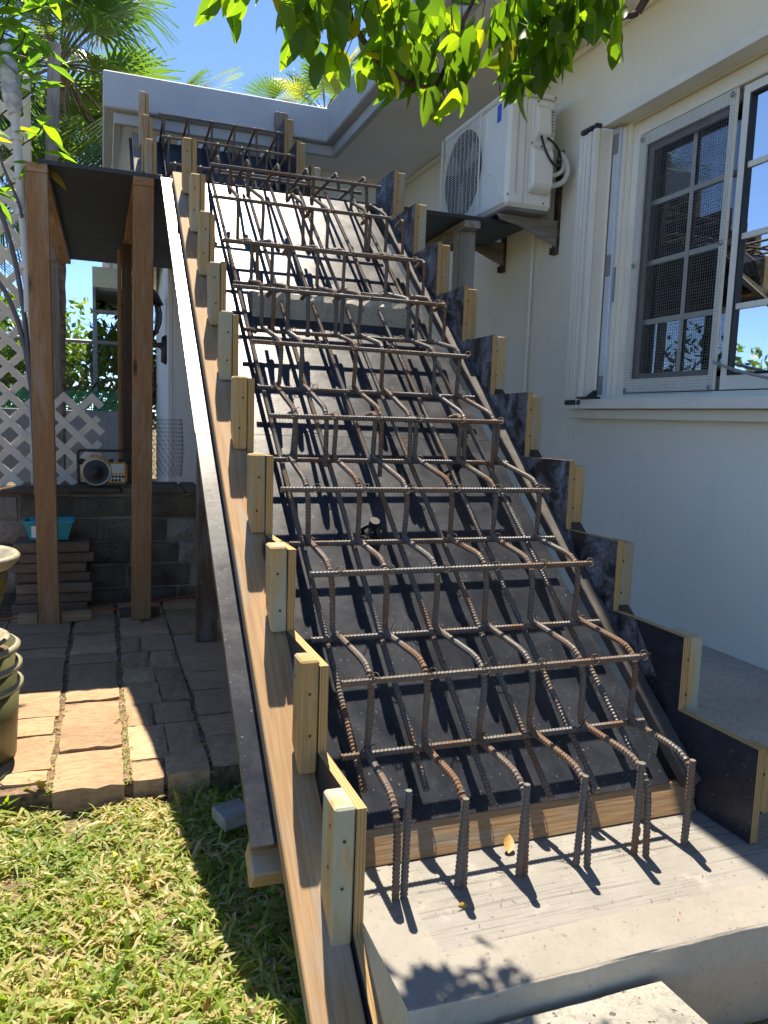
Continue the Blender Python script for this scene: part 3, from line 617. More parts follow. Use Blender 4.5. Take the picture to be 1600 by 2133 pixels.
board('post', (1.825, 3.86, SZ+.005), (1.812, 3.86, DZ-.0395), .089, .089, (1, 0, 0), 'grey_wood', ld)
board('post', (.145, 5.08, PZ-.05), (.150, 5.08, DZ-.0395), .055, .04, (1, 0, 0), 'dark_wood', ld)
board('post', (.106, 5.10, PZ-.05), (.108, 5.10, DZ-.07), .022, .05, (1, 0, 0), 'post', ld)
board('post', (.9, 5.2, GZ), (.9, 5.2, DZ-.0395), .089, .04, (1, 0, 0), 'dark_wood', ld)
tag(board('timber_offcut', (-.365, 3.80, PZ+.022), (-.283, 3.80, PZ+.022), .06, .04, (0, 1, 0), 'lumber'), 'short timber offcut left of the foot of the landing post by the pot', 'offcut')
tag(board('timber_offcut', (-.187, 3.80, PZ+.022), (-.055, 3.815, PZ+.022), .06, .04, (0, 1, 0), 'lumber'), 'timber offcut lying between the two front landing posts', 'offcut')
tag(board('timber_offcut', (.07, 3.83, PZ+.021), (.255, 3.83, PZ+.021), .05, .038, (0, 1, 0), 'dark_wood'), 'shaded timber offcut behind the foot of the landing post nearest the stairs', 'offcut')
tag(board('tall_batten', (-.30, 6.22, GZ), (-.325, 6.22, 1.0), .085, .04, (1, 0, 0), 'grey_wood'), 'weathered grey post standing behind the landing, seen below its plywood', 'post')
tag(board('tall_batten', (-.345, 6.3, 1.06), (-.29, 6.3, 2.55), .085, .035, (1, 0, 0), 'grey_wood'), 'pale leaning batten rising above the landing in front of the palm trunk', 'batten')

# upper flight ------------------------------------------------------------
UY = [4.467, 4.835, 5.18]; UZ = [1.41, 1.655, 1.905]
us = lambda y: max(1.051, 1.055+(y-4.80)*(1.735-1.055)/(5.49-4.80))
ul = thing('side_form', 'small stepped side form beside the roof, on the outer side of the upper flight', 'formwork', (.27, 4.5, DZ), 'upper flight side forms')
m = MB(); m.prism(saw(UY, UZ, 5.49)+[(5.49, us(5.49)), (4.80, us(4.80)+.002), (4.47, us(4.47))], 0, .268, .286, 0, 1); part('form_panel', m, ['film', 'ply_edge'], ul)
ur = thing('side_form', 'small stepped side form beside the roof, on the house side of the upper flight', 'formwork', (1.13, 4.5, DZ), 'upper flight side forms')
m = MB(); m.prism(saw(UY, UZ, 5.49)+[(5.49, us(5.49)), (4.80, us(4.80)+.002), (4.47, us(4.47))], 0, 1.125, 1.143, 0, 1); part('form_panel', m, ['film', 'ply_edge'], ur)
for y, z in zip(UY, UZ):
    h = .30
    board('cleat', (.248, y+.045, z-h), (.248, y+.045, z+.012), .085, .038, (0, 1, 0), 'lumber', ul)
    board('cleat', (1.163, y+.045, z-h), (1.163, y+.045, z-.008), .085, .038, (0, 1, 0), 'cleat', ur)
ud = thing('upper_deck_form', 'short sloping black plywood deck of the upper flight below the roof edge', 'formwork', (.7, 5, DZ))
m = MB(); dirU = Vector((0, 5.49-4.80, us(5.49)-us(4.80))); lu = dirU.length; m.box((-lu/2, -.485, -.018), (lu/2, .485, 0)); m.mi[:] = [0, 0, 1, 1, 1, 1]
part('plywood_sheet', m, ['film', 'ply_edge_z'], ud, 0, frame((.665, 5.145, us(5.145)-.001), dirU, (-1, 0, 0)))
board('bearer_plank', (.225, 4.82, us(4.82)+.026), (.225, 5.48, us(5.48)+.026), .055, .038, (-1, 0, 0), 'grey_wood', ud)
tag(board('fixing_block', (1.16, 5.465, 1.80), (1.16, 5.465, 2.03), .085, .036, (1, 0, 0), 'grey_wood'), 'grey timber block against the roof edge above the upper forms', 'block')
tag(board('fixing_block', (1.19, 5.53, 1.855), (1.33, 5.53, 1.855), .085, .03, (0, 0, 1), 'cleat'), 'brown timber block under the roof edge on the house side', 'block')

# ================================================================== REINFORCEMENT
cage = thing('rebar_cage', 'rusty tied grid of ribbed reinforcing bars over the stair deck', 'reinforcement', (.8, 1.3, SZ))
BX = [.500, .627, .757, .886, 1.020, 1.150]
MY = [1.43, 1.662, 1.896, 2.152, 2.421, 2.679, 2.927, 3.180, 3.447]; MZ = [sof(y, .058) for y in MY]
NZ = [-.520, -.349, -.183, .0, .219, .420, .617, .828, 1.026]
MZ[8] = 1.02-.12
for i, x in enumerate(BX):
    xx = x-.014
    a, b = S(xx+ru(-.01, .01), .03+ru(-.05, .03), .042), S(xx+ru(-.015, .015), 3.02, .042)
    mid = a.lerp(b, .5)+N_*ru(-.004, .006)+Vector((ru(-.006, .006), 0, 0)); m = MB(); m.rebar([a, mid, b]); part('sloping_bar', m, 'rebar', cage)
for k in range(9):
    y, z = MY[k], MZ[k]; e = lambda: ru(-.018, .018)
    if k < 8:
        m = MB(); m.rebar([(.448+e(), y-.002+ru(-.006, .006), z), (1.198+e(), y+ru(-.008, .004), z+ru(-.004, .004))]); part('cross_bar', m, 'rebar', cage)
    m = MB(); m.rebar([(.425+e(), y-.020, NZ[k]+ru(-.003, .003)), (1.172+e(), y-.020+ru(-.006, .006), NZ[k]+ru(-.004, .004))]); part('cross_bar', m, 'rebar' if k % 3 else 'rebar_rust', cage)
def zig(x, k0, k1, tail0=None, tail1=None):
    p = [] if tail0 is None else tail0
    for k in range(k0, k1+1):
        jx = x+ru(-.010, .010); ly = ru(-.008, .008)
        p += [(jx, MY[k]+.006+ru(-.004, .004), MZ[k]+.014), (jx+ru(-.006, .006), MY[k]-.006+ly, NZ[k]+.016+ru(-.008, .006))]
        if k < 8: p += [(x+ru(-.008, .008), MY[k+1]-.015, MZ[k+1]+.006 if k < 7 else MZ[8]+.05)]
    if tail1: p += tail1
    return p
for i, x in enumerate(BX):
    j = ru(-.006, .006)
    xf = (.496, .632, .763, .897, 1.036, 1.160)[i]; t0 = [(xf, (1.224, 1.222, 1.222, 1.208, 1.206, 1.238)[i], SZ-.03), (xf-.004+j, 1.218, -.676+ru(-.008, .008)), (x+j, MY[0]-.02, MZ[0]+.008)]
    p = zig(x, 0, 3, t0)[:-1]; p += [(p[-1][0], p[-1][1]+.085, p[-1][2]-.012)]
    m = MB(); m.rebar(fillet(p, .075)); part('step_bar', m, 'rebar_rust', cage)
    x2 = x+(-.018 if i % 2 else .016)*(1 if i not in (1, 4) else 1.6)
    t0 = [(x2-.02, MY[3]+.004, MZ[3]+.05-.06*(i % 2)), ]
    p = zig(x2, 3, 8)[1:]; p = [(p[0][0], p[0][1]+.002, p[0][2]-.13-.03*(i % 3))]+p
    m = MB(); m.rebar(fillet(p, .05)); part('step_bar', m, 'rebar_rust' if i % 3 != 1 else 'rebar', cage)
    if i in (0, 1, 2, 4, 5):   # short lapped hooks on the upper steps
        for k in (5, 6, 7):
            if random.random() < .6:
                xx = x+ru(.03, .06); p = [(xx, MY[k]+.004, MZ[k]-.01), (xx+ru(-.01, .01), MY[k]-.004, NZ[k]+.012), (xx, MY[k]+.10, NZ[k]-.004)]
                m = MB(); m.rebar(fillet(p, .03)); part('step_bar', m, 'rebar_rust', cage)
# landing mat
for i, x in enumerate(BX):
    m = MB(); p = [(x-.03, 3.43, 1.00), (x-.03, 3.46, 1.075), (x-.03, 4.60, 1.082)]; m.rebar(fillet(p, .03)); part('landing_bar', m, 'rebar', cage)
for y in (3.69, 3.95, 4.2): 
    m = MB(); m.rebar([(.50+ru(-.02, .02), y, 1.068), (1.20+ru(-.02, .02), y, 1.068)]); part('cross_bar', m, 'rebar', cage)
# tie wires: little twisted tails at the crossings
m = MB()
for k in range(8):
    for x in BX:
        for (y, z) in ((MY[k]-.008, MZ[k]+.008), (MY[k]-.022, NZ[k]+.006)):
            if random.random() < .05: continue
            c = Vector((x+ru(-.008, .008), y, z))
            lp = [c+Vector((.010*math.cos(t), -.004+.009*math.sin(t), .010*math.sin(t*1.0+.6))) for t in [i*.7 for i in range(10)]]
            m.tube(lp, .0011, 4, 0, False)
            d = Vector((ru(-1, 1), ru(-1, .2), ru(-.2, 1))).normalized()*ru(.012, .035)
            m.tube([c, c+d*.6+Vector((0, 0, .004)), c+d], .0011, 4, 0, False)
tag(part('tie_wire', m, 'wire', cage), kind='stuff')
# upper flight bars
uc = thing('rebar_cage', 'small dark grid of bars tied into the roof edge over the upper flight', 'reinforcement', (.7, 4.5, DZ))
UX = [.372+.139*i for i in range(6)]
ny, nz = [5.10, 4.75, 4.40], [1.767, 1.527, 1.285]
for i, x in enumerate(UX):
    p = [(x, 5.56, 1.70)]+[q for k in range(3) for q in ((x+ru(-.006, .006), ny[k]-.006, nz[k]+.016-(0 if k else 0)), (x+ru(-.01, .01), ny[k]+.01, nz[k]-.215), )]
    p[0] = (x, 5.52, 1.742); m = MB(); m.rebar(fillet(p, .03)); part('step_bar', m, 'rebar_rust' if i % 2 else 'rebar', uc)
    m = MB(); m.lathe([(0, .004), (.022, .003), (.030, 0)], seg=9); part('grout_patch', m, 'pvc', uc, 0, frame((x+.004, 5.5625, 1.765), (1, 0, 0), (0, 0, 1)))
    m = MB(); m.rebar([(x+.01, 4.80, us(4.80)+.05), (x+.01, 5.45, us(5.45)+.05)]); part('sloping_bar', m, 'rebar', uc)
for k in range(3):
    m = MB(); m.rebar([(.335+ru(-.01, .01), ny[k]-.018, nz[k]), (1.09, ny[k]-.018, nz[k])]); part('cross_bar', m, 'rebar', uc)
    if k: m = MB(); m.rebar([(.36, ny[k-1]+.0, us(ny[k-1])+.06), (1.08, ny[k-1], us(ny[k-1])+.06)]); part('cross_bar', m, 'rebar', uc)
WORDS = ['leftmost', 'second from left', 'third from left', 'fourth from left', 'fifth from left', 'rightmost']
for i, x in enumerate(BX):
    m = MB(); xb = (.511, .618, .749, .878, 1.018, 1.144)[i]; xt = (.512, .624, .752, .882, 1.014, 1.142)[i]; zt = (-.672, -.700, -.690, -.690, -.680, -.690)[i]
    m.rebar([(xb, 1.222, SZ-.03), (xt, 1.214+.006*(i == 0), zt+.012)])
    tag(part('starter_bar', m, 'rebar'), WORDS[i]+' of the six short steel bars standing up out of the slab', 'steel bar', 'starter bars in the slab')
for x, s, lab in ((.693, .80, 'black plastic bar chair on the deck, left of middle'), (1.016, 1.03, 'black plastic bar chair on the deck near the cement smeared form')):
    t = thing('bar_chair', lab, 'bar chair', S(x, s, 0), 'bar chairs')
    m = MB(); m.tube([S(x-.02, s-.02, .001), S(x, s, .05), S(x+.02, s+.02, .001)], .006, 6); m.tube([S(x+.02, s-.02, .001), S(x, s, .05), S(x-.02, s+.02, .001)], .006, 6)
    part('legs', m, 'black', t); m = MB(); m.tube([S(x, s, .025), S(x, s, .055)], .014, 10); part('saddle', m, 'black', t)
# ================================================================== LEFT: WALL, LATTICE, RADIO, POTS
sw = thing('stone_wall', 'low dark mossy stone wall behind the patio', 'wall', (-.5, 4.35, GZ))
WT = -.405
m = MB(); m.box((-2.6, 4.27, GZ-.05), (.50, 4.62, WT-.03)); part('mortar_core', m, 'mortar', sw)
z = GZ
for r in range(5):
    hgt = (WT-.035-GZ)/5; x = -2.6-ru(0, .2)
    while x < .49:
        w = ru(.17, .34); x1 = min(x+w, .50); y = 4.25+ru(-.014, .012); g = .008
        if x1-x > .07:
            m = MB(); q = lambda a: ru(-a, a)
            f = [(x+g+q(.006), y+q(.006), z+g+q(.005)), (x1-g+q(.006), y+q(.006), z+g+q(.005)), (x1-g+q(.006), y+q(.006), z+hgt-g+q(.005)), (x+g+q(.006), y+q(.006), z+hgt-g+q(.005))]
            c = ((x+x1)/2+q(.03), y-.012-ru(0, .012), z+hgt/2+q(.02)); bk = [(p[0], 4.30, p[2]) for p in f]
            m.add(f+[c]+bk, [(0, 1, 4), (1, 2, 4), (2, 3, 4), (3, 0, 4), (0, 5, 6, 1), (1, 6, 7, 2), (2, 7, 8, 3), (3, 8, 5, 0)])
            part('stone', m, 'stone' if random.random() < .8 else 'mortar', sw)
        x = x1
    z += hgt
x = -2.6
while x < .5:
    x1 = min(x+ru(.3, .45), .51); m = MB(); m.box((x+.004, 4.215+ru(-.01, .01), WT-.028), (x1-.004, 4.64, WT+ru(-.004, .003))); part('coping_stone', m, 'stone', sw, .008); x = x1
def lattice(name, label, x0, x1, z0, z1, y, rag=0):
    t = thing(name, label, 'lattice', ((x0+x1)/2, y, z0), 'lattice panels'); sp = .098; w = .036
    for s in (1, -1):
        c = -3.0
        while c < 4:
            # line z-zc = s*(x-x0) ... clip to the panel
            pts = []
            a = [(x, s*(x-x0)+z0+c) for x in (x0, x1)]+[((zz-z0-c)/s+x0, zz) for zz in (z0, z1)]
            pts = [p for p in a if x0-1e-6 <= p[0] <= x1+1e-6 and z0-1e-6 <= p[1] <= z1+1e-6]
            if len(pts) >= 2:
                p, q = min(pts), max(pts)
                if rag: q = (q[0]-ru(0, rag), q[1]) if q[0] > x1-.02 else q
                if math.hypot(p[0]-q[0], p[1]-q[1]) > .05:
                    q = (q[0], p[1]+s*(q[0]-p[0])); board('slat', (p[0], y+.004*s, p[1]), (q[0], y+.004*s, q[1]), w, .007, (-s, 0, 1), 'lattice', t, .0012)
            c += sp*math.sqrt(2)
    return t
lt = lattice('lattice_panel', 'tall beige diamond lattice panel left of the landing post', -.86, -.335, WT, 1.62, 4.42)
lattice('lattice_panel', 'low beige diamond lattice with a broken end behind the radio', -.325, .010, WT, .072, 4.46, .03)
board('frame_rail', (-.335, 4.435, WT), (-.335, 4.435, 1.62), .03, .03, (1, 0, 0), 'lattice', lt)
# radio
rd = thing('radio', 'yellow and black worksite radio with round speaker standing on the stone wall', 'radio', (.02, 4.33, WT))
Z0 = WT+.004
m = MB(); m.box((-.085, 4.30, Z0+.012), (.125, 4.40, Z0+.125)); part('body', m, 'yellow', rd, .014)
m = MB(); m.lathe([(.0, .105), (.072, .105), (.078, .098), (.078, 0)], seg=32); part('speaker_boss', m, 'yellow', rd, 0, frame((-.028, 4.40, Z0+.077), (1, 0, 0), (0, 0, 1)))
m = MB(); m.lathe([(.062, .004), (.064, .010), (.070, .010), (.072, 0)], seg=32); part('speaker_ring', m, 'chrome', rd, 0, frame((-.028, 4.295, Z0+.075), (1, 0, 0), (0, 0, 1)))
m = MB(); m.lathe([(0, .007), (.022, .005), (.024, .0025), (.062, .006)], seg=32); part('speaker_cone', m, 'black', rd, 0, frame((-.028, 4.294, Z0+.075), (1, 0, 0), (0, 0, 1)))
m = MB(); m.box((.040, 4.2955, Z0+.07), (.112, 4.2995, Z0+.118)); scp = part('screen_bezel', m, 'panel_lt', rd, .002)
m = MB(); m.box((.056, 4.293, Z0+.082), (.105, 4.295, Z0+.106)); part('screen', m, 'ac_grey', scp)
m = MB(); m.box((.040, 4.2955, Z0+.022), (.112, 4.2995, Z0+.062)); kp = part('keypad', m, 'panel_lt', rd, .002)
for r in range(2):
    for c in range(4 - r):
        m = MB(); m.lathe([(0, .003), (.0062, .003), (.007, 0)], seg=12); part('button', m, 'black', kp, 0, frame((.052+.017*c, 4.295, Z0+.052-.019*r), (1, 0, 0), (0, 0, 1)))
m = MB(); m.tube(fillet([(-.115, 4.33, Z0+.02), (-.118, 4.33, Z0+.185), (.165, 4.33, Z0+.185), (.165, 4.33, Z0+.02), (-.115, 4.33, Z0+.012), (-.116, 4.33, Z0+.05)], .02), .0075, 8); part('roll_cage', m, 'black', rd)
m = MB(); m.tube([(-.11, 4.33, Z0+.13), (-.08, 4.33, Z0+.12)], .016, 10); m.tube([(.12, 4.33, Z0+.13), (.165, 4.33, Z0+.13)], .012, 10); part('cage_clamp', m, 'black', rd)
for x in (.045, .09): m = MB(); m.tube([(x, 4.33, Z0+.125), (x, 4.33, Z0+.142)], .012, 12); part('knob', m, 'black', rd)
m = MB(); m.tube([(.118, 4.345, Z0+.12), (.116, 4.345, Z0+.29)], .0022, 6); part('antenna', m, 'black', rd)
# paver stack + tub
names = ['bottom', 'second', 'third', 'fourth', 'fifth', 'sixth', 'top']
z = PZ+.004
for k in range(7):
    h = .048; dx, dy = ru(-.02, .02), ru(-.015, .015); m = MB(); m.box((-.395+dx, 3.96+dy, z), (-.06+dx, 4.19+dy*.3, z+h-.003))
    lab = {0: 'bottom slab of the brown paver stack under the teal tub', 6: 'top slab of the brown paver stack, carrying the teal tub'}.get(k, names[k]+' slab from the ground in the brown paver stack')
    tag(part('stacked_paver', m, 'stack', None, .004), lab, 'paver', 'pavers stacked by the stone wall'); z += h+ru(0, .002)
tub = thing('plastic_tub', 'teal plastic tub resting on the stack of brown pavers', 'tub', (-.24, 4.07, z))
def rtub(z0, z1, w0, w1, d0, d1, cx, cy, t=.004):
    m = MB(); P = lambda w, d, z: [(cx-w, cy-d, z), (cx+w, cy-d, z), (cx+w, cy+d, z), (cx-w, cy+d, z)]
    vs = P(w0, d0, z0)+P(w1, d1, z1)+P(w1+.008, d1+.008, z1)+P(w1+.008, d1+.008, z1-.008)+P(w1-t, d1-t, z1-.001)+P(w0-t, d0-t, z0+t)
    fs = [(0, 1, 2, 3), (20, 21, 22, 23)]
    for a, b in ((0, 1), (1, 2), (2, 3)): fs += [(a*4+i, a*4+(i+1) % 4, b*4+(i+1) % 4, b*4+i) for i in range(4)]
    fs += [(4+i, 4+(i+1) % 4, 16+(i+1) % 4, 16+i) for i in range(4)]+[(16+i, 16+(i+1) % 4, 20+(i+1) % 4, 20+i) for i in range(4)]
    m.add(vs, fs); return m
part('shell', rtub(z+.001, z+.098, .085, .108, .065, .085, -.242, 4.07), 'teal', tub, .004)
m = MB(); m.box((-.318, 3.984, z+.02), (-.295, 3.987, z+.075)); part('label_sticker', m, 'alu_cool', tub)
cord = MB(); cord.tube(bez((-.9, 3.86, PZ+.006), (-.3, 3.85, PZ+.006), (-.05, 3.95, PZ+.006), (.10, 3.98, PZ+.006))+bez((.10, 3.98, PZ+.006), (.2, 4.0, PZ+.006), (.3, 4.18, PZ+.006), (.55, 4.2, PZ+.006))[1:], .005, 7)
tag(part('extension_cord', cord, 'orange'), 'orange extension cord lying across the shaded patio', 'cord')
# pots at the left edge
PX, PY = -.402, 2.36
def bucket(z0, h, r0, r1, label, rim):
    t = thing('bucket', label, 'bucket', (PX, PY, z0), 'nested buckets')
    m = MB(); m.lathe([(0, 0), (r0, 0), (r1, h), (r1-.004, h), (r0-.004, .006), (0, .006)], (PX, PY, z0), 36); part('shell', m, 'bucket', t)
    m = MB(); m.lathe([(r1+.001, h-.016), (r1+.009, h-.013), (r1+.010, h-.004), (r1+.002, h+.002), (r1-.003, h+.002)], (PX, PY, z0), 36); part('rim', m, rim, t)
bucket(GZ+.072, .215, .163, .176, 'outermost olive bucket standing on the patio edge', 'bucket_rim')
bucket(PZ+.035, .232, .150, .174, 'olive bucket nested in the middle of the bucket stack', 'bucket_rim')
bucket(PZ+.085, .235, .145, .170, 'topmost olive bucket of the nested stack, filled with soil', 'bucket_rim')
m = MB(); m.lathe([(0, 0), (.155, .0)], (PX, PY, PZ+.29), 28); part('soil_fill', m, 'soil', bpy.data.objects['bucket.002'])
sa = thing('pot_saucer', 'cream glazed saucer under the olive ceramic pot', 'saucer', (PX, PY, PZ+.295))
m = MB(); m.lathe([(0, 0), (.10, 0), (.135, .028), (.150, .036), (.152, .044), (.140, .044), (.125, .03), (0, .012)], (PX, PY, PZ+.295), 40); part('dish', m, 'pot_rim', sa)
pt = thing('ceramic_pot', 'olive glazed ceramic pot with cream rim at the left edge', 'pot', (PX, PY, PZ+.31))
m = MB(); m.lathe([(0, 0), (.085, 0), (.09, .02), (.105, .06), (.135, .13), (.150, .19), (.152, .215), (.142, .222)], (PX, PY, PZ+.309), 44); part('body', m, 'glaze', pt)
m = MB(); m.lathe([(.142, .222), (.160, .230), (.181, .250), (.184, .262), (.176, .270), (.160, .262), (.145, .24), (0, .225)], (PX, PY, PZ+.309), 44); part('rim', m, 'pot_rim', pt)
# taped conduit and cables
tp = thing('taped_conduit', 'pale conduit with a taped lumpy top leaning by the lattice', 'pipe', (-.28, 3.9, PZ))
path = [(-.304, 3.9, .42), (-.307, 3.9, .60), (-.332, 3.9, 1.05), (-.345, 3.9, 1.30)]
m = MB(); m.tube(path, .019, 12); part('pipe', m, 'pvc', tp)
for z in (.62, .85, 1.0, 1.16): m = MB(); x = -.31-(z-.6)*.05; m.tube([(x, 3.9, z-.012), (x, 3.9, z+.012)], .027, 12); part('clamp', m, 'pvc', tp)
m = MB(); pp = [(-.343+ru(-.004, .004), 3.9, 1.26+.011*i) for i in range(26)]; m.tube([(p[0]-.0012*i, p[1], p[2]) for i, p in enumerate(pp)], [.022+.020*math.sin(math.pi*min(1, (i+2)/24))+ru(-.003, .003) for i in range(26)], 12); part('tape_wrap', m, 'tape', tp)
for k, q in enumerate((((-.62, 3.93, 1.15), (-.40, 3.93, .95), (-.30, 3.92, .75), (-.289, 3.92, -.4)), ((-.66, 3.94, .66), (-.45, 3.94, .66), (-.31, 3.93, .55), (-.282, 3.93, -.2)), ((-.40, 3.87, 1.22), (-.45, 3.87, 1.05), (-.33, 3.87, .95), (-.322, 3.87, .82)))):
    m = MB(); m.tube(bez(*q), .011 if k < 2 else .006, 8); part('cable', m, 'cable', tp)

# ================================================================== FARTHER BACK
ln = thing('wall_lantern', 'black coach lantern with curved glass on the white porch wall', 'lantern', (.452, 6.1, .36))
LXC, LYC, LZC = .352, 6.1, .525
m = MB(); m.lathe([(0, .20), (.030, .18), (.034, .0), (0, -.02)], (0, 0, 0), 16); part('back_plate', m, 'black', ln, 0, T(.452, LYC, LZC-.16))
m = MB(); m.tube(bez((.45, LYC, LZC-.07), (.41, LYC, LZC), (.40, LYC, LZC-.09), (LXC, LYC, LZC+.02)), [.030-.0012*i for i in range(17)], 10); part('arm', m, 'black', ln)
m = MB(); m.lathe([(0, 0), (.018, .0), (.026, .026), (.053, .053), (.055, .061)], (LXC, LYC, LZC), 16); part('base_cup', m, 'black', ln)
m = MB(); m.lathe([(.044, .061), (.066, .123), (.07, .193), (.053, .263)], (LXC, LYC, LZC), 16); part('lamp_glass', m, 'lamp_glass', ln)
for k in range(6):
    m = MB(); a = k*math.pi/3; m.tube([(LXC+r*math.cos(a), LYC+r*math.sin(a), LZC+z) for r, z in ((.046, .061), (.068, .123), (.073, .193), (.056, .263))], .005, 6); part('cage_rib', m, 'black', ln)
m = MB(); m.lathe([(.088, .254), (.079, .272), (.053, .324), (.026, .36), (.011, .368), (.014, .395), (.006, .412), (.011, .43), (0, .465)], (LXC, LYC, LZC), 18); part('cap', m, 'black', ln)
m = MB(); m.add([(-1.3, 4.66, GZ+.006), (.49, 4.66, GZ+.006), (.49, 8.85, GZ+.006), (-1.3, 8.85, GZ+.006)], [(0, 1, 2, 3)]); tag(part('bounce_ground', m, 'bounce_pale'), kind='structure')  # pale ground added to bounce sunlight onto the porch wall
ch = thing('wire_cage', 'tube of hexagonal chicken wire standing on the wall past the landing post', 'wire cage', (.35, 4.9, WT))
m = MB(); rr, s_ = .085, .028
rows = int(.36/(s_*.87)); ncol = 18
for r in range(rows):
    for c in range(ncol):
        f = lambda u, v: (.36+rr*math.cos(u*2*math.pi/ncol)*(1+.1*math.sin(v*9)), 4.75+rr*math.sin(u*2*math.pi/ncol), WT+.02+v)
        u = c+(.5 if r % 2 else 0); v = r*s_*.87
        m.tube([f(u, v), f(u, v+s_*.5)], .0012, 4, 0, False); m.tube([f(u, v+s_*.5), f(u-.5, v+s_*.87)], .0012, 4, 0, False); m.tube([f(u, v+s_*.5), f(u+.5, v+s_*.87)], .0012, 4, 0, False)
tag(part('chicken_wire', m, 'cable', ch), kind='stuff')
m = MB(); m.box((.02, 6.6, GZ), (.30, 6.75, -.06)); m.box((-2.5, 8.9, GZ), (.44, 9.0, -.02)); tag(part('block_wall', m, 'block', None, .01), 'plain grey block garden wall seen past the lattice', 'wall')
shd = thing('garden_shed', 'open shed roof with corrugated grey underside on a slim grey post', 'shed', (.3, 10, GZ))
m = MB(); m.prism([(-.09, 10.0), (.44, 10.0), (.44, 12.6), (-.09, 12.6)], 2, 1.43, 1.66); part('roof_edge', m, 'white_wall', shd)
m = MB()
for k in range(12):
    y = 10.05+k*.2; m.box((-.085, y, 1.405-.03*k), (.44, y+.16, 1.428-.03*k)) if k == 0 else m.box((-.06, y, 1.16+.0*k+.022*k), (.44, y+.17, 1.18+.022*k))
part('corrugated_sheet', m, 'corr', shd)
m = MB(); m.box((-.09, 10.0, 1.12), (-.055, 12.5, 1.4295)); m.box((-.055, 10.001, 1.12), (.44, 10.03, 1.16)); part('edge_board', m, 'corr', shd)
m = MB(); m.box((-.09, 9.94, GZ), (-.04, 9.99, 1.14)); part('post', m, 'steel_post', shd, .006)
cf = thing('chain_link_fence', 'chain link fence with bamboo and green netting behind the garden', 'fence', (-.5, 9.3, GZ))
m = MB(); m.tube([(-3, 9.4, .74), (.44, 9.4, .74)], .02, 8); part('top_rail', m, 'galv', cf)
for x in (-1.6, -.7, .22): m = MB(); m.tube([(x, 9.4, GZ), (x, 9.4, .72)], .025, 8); part('fence_post', m, 'brown_strip', cf)
m = MB(); c = -3.
while c < 2.4:
    for s in (1, -1):
        x0 = c if s > 0 else c+1.7; m.tube([(x0, 9.4+.003*s, GZ+.1), (x0+s*1.7, 9.4+.003*s, .72)], .0022, 4, 0, False)
    c += .075
tag(part('chain_mesh', m, 'cable', cf), kind='stuff')
for k in range(26): board('bamboo_strip', (-1.6+k*.08, 9.34, -.0), (-1.4+k*.08, 9.34, .30), .03, .008, (1, 0, -.6), 'brown_strip', cf, 0)
m = MB(); k = 0
while k < 110: m.box((-2.2+k*.024, 9.30, -.30), (-2.19+k*.024, 9.303, .20)); k += 1
for k in range(20): m.box((-2.2, 9.2965, -.30+k*.025), (.42, 9.2995, -.288+k*.025))
tag(part('green_net', m, 'green_net', cf), kind='stuff')

# ------------------------------------------------------------------ leaves
import mathutils.noise as mn
def leaf_mesh(name, mat, wid=.42, fold=.25, droop=.35, seg=6, tip=1.35):
    vs, fs = [], []
    for i in range(seg+1):
        t = i/seg; w = wid*.5*(math.sin(math.pi*min(1, t**.8))**.75)*(1 if t < .6 else 1-.12*(t-.6)); 
        if i in (0, seg): w = .004
        z = -droop*t*t*.5; vs += [(t, -w, z+fold*w), (t, 0, z), (t, w, z+fold*w)]
    for i in range(seg):
        a = i*3; fs += [(a, a+3, a+4, a+1), (a+1, a+4, a+5, a+2)]
    me = bpy.data.meshes.new(name); me.from_pydata(vs, [], fs); me.materials.append(MAT[mat]); me.polygons.foreach_set('use_smooth', [True]*len(fs)); return me
LM = [leaf_mesh('leaf', 'leaf', .52, .3, .3), leaf_mesh('leaf', 'leaf', .58, .15, .6), leaf_mesh('leaf', 'leaf', .46, .6, .2), leaf_mesh('leaf', 'leaf', .62, .25, -.25), leaf_mesh('leaf', 'leaf', .54, .7, .9)]
LL = [leaf_mesh('leaf', 'leaf_light', .42, .3, .5), leaf_mesh('leaf', 'leaf_light', .48, .2, .8), leaf_mesh('leaf', 'leaf_light', .38, .4, .2)]
def put_leaf(meshes, p, d, nrm, size, parent):
    M = frame(p, d, Vector(nrm).cross(Vector(d))) @ Matrix.Scale(size, 4)
    return link('leaf', random.choice(meshes), parent, M)
# overhanging branch of a broad-leaved tree that stands behind the viewer
tr = thing('overhanging_tree', 'leafy branch with broad glossy leaves hanging in from above', 'tree', (1.7, -1.6, GZ))
m = MB(); m.tube([(1.7, -1.6, GZ-.1), (1.68, -1.55, 0.), (1.6, -1.4, 1.2), (1.5, -1.1, 2.0)], [.10, .085, .07, .05], 12); part('trunk', m, 'bark', tr)
def branch(pts, r0, r1, n=20): 
    p = bez(*pts, n); m = MB(); m.tube([q+Vector((ru(-.004, .004), ru(-.004, .004), ru(-.004, .004))) for q in p], [r0+(r1-r0)*i/n for i in range(n+1)], 7); part('branch', m, 'bark', tr); return p
branch(((1.5, -1.1, 2.0), (1.2, -.4, 2.5), (.6, .9, 1.9), (.44, 1.62, 1.02)), .045, .012)
b1 = branch(((.44, 1.62, 1.02), (.47, 1.63, .74), (.56, 1.62, .70), (.68, 1.62, .705)), .008, .004)
branch(((1.5, -1.1, 2.0), (1.5, 0, 2.3), (1.35, 1.0, 1.6), (1.13, 1.56, .92)), .04, .010)
b2 = branch(((1.13, 1.56, .92), (1.02, 1.55, .86), (.95, 1.54, .84), (.88, 1.53, .855)), .007, .004)
b3 = branch(((.88, 1.53, .86), (.87, 1.52, .80), (.85, 1.5, .74), (.83, 1.48, .68)), .004, .002)
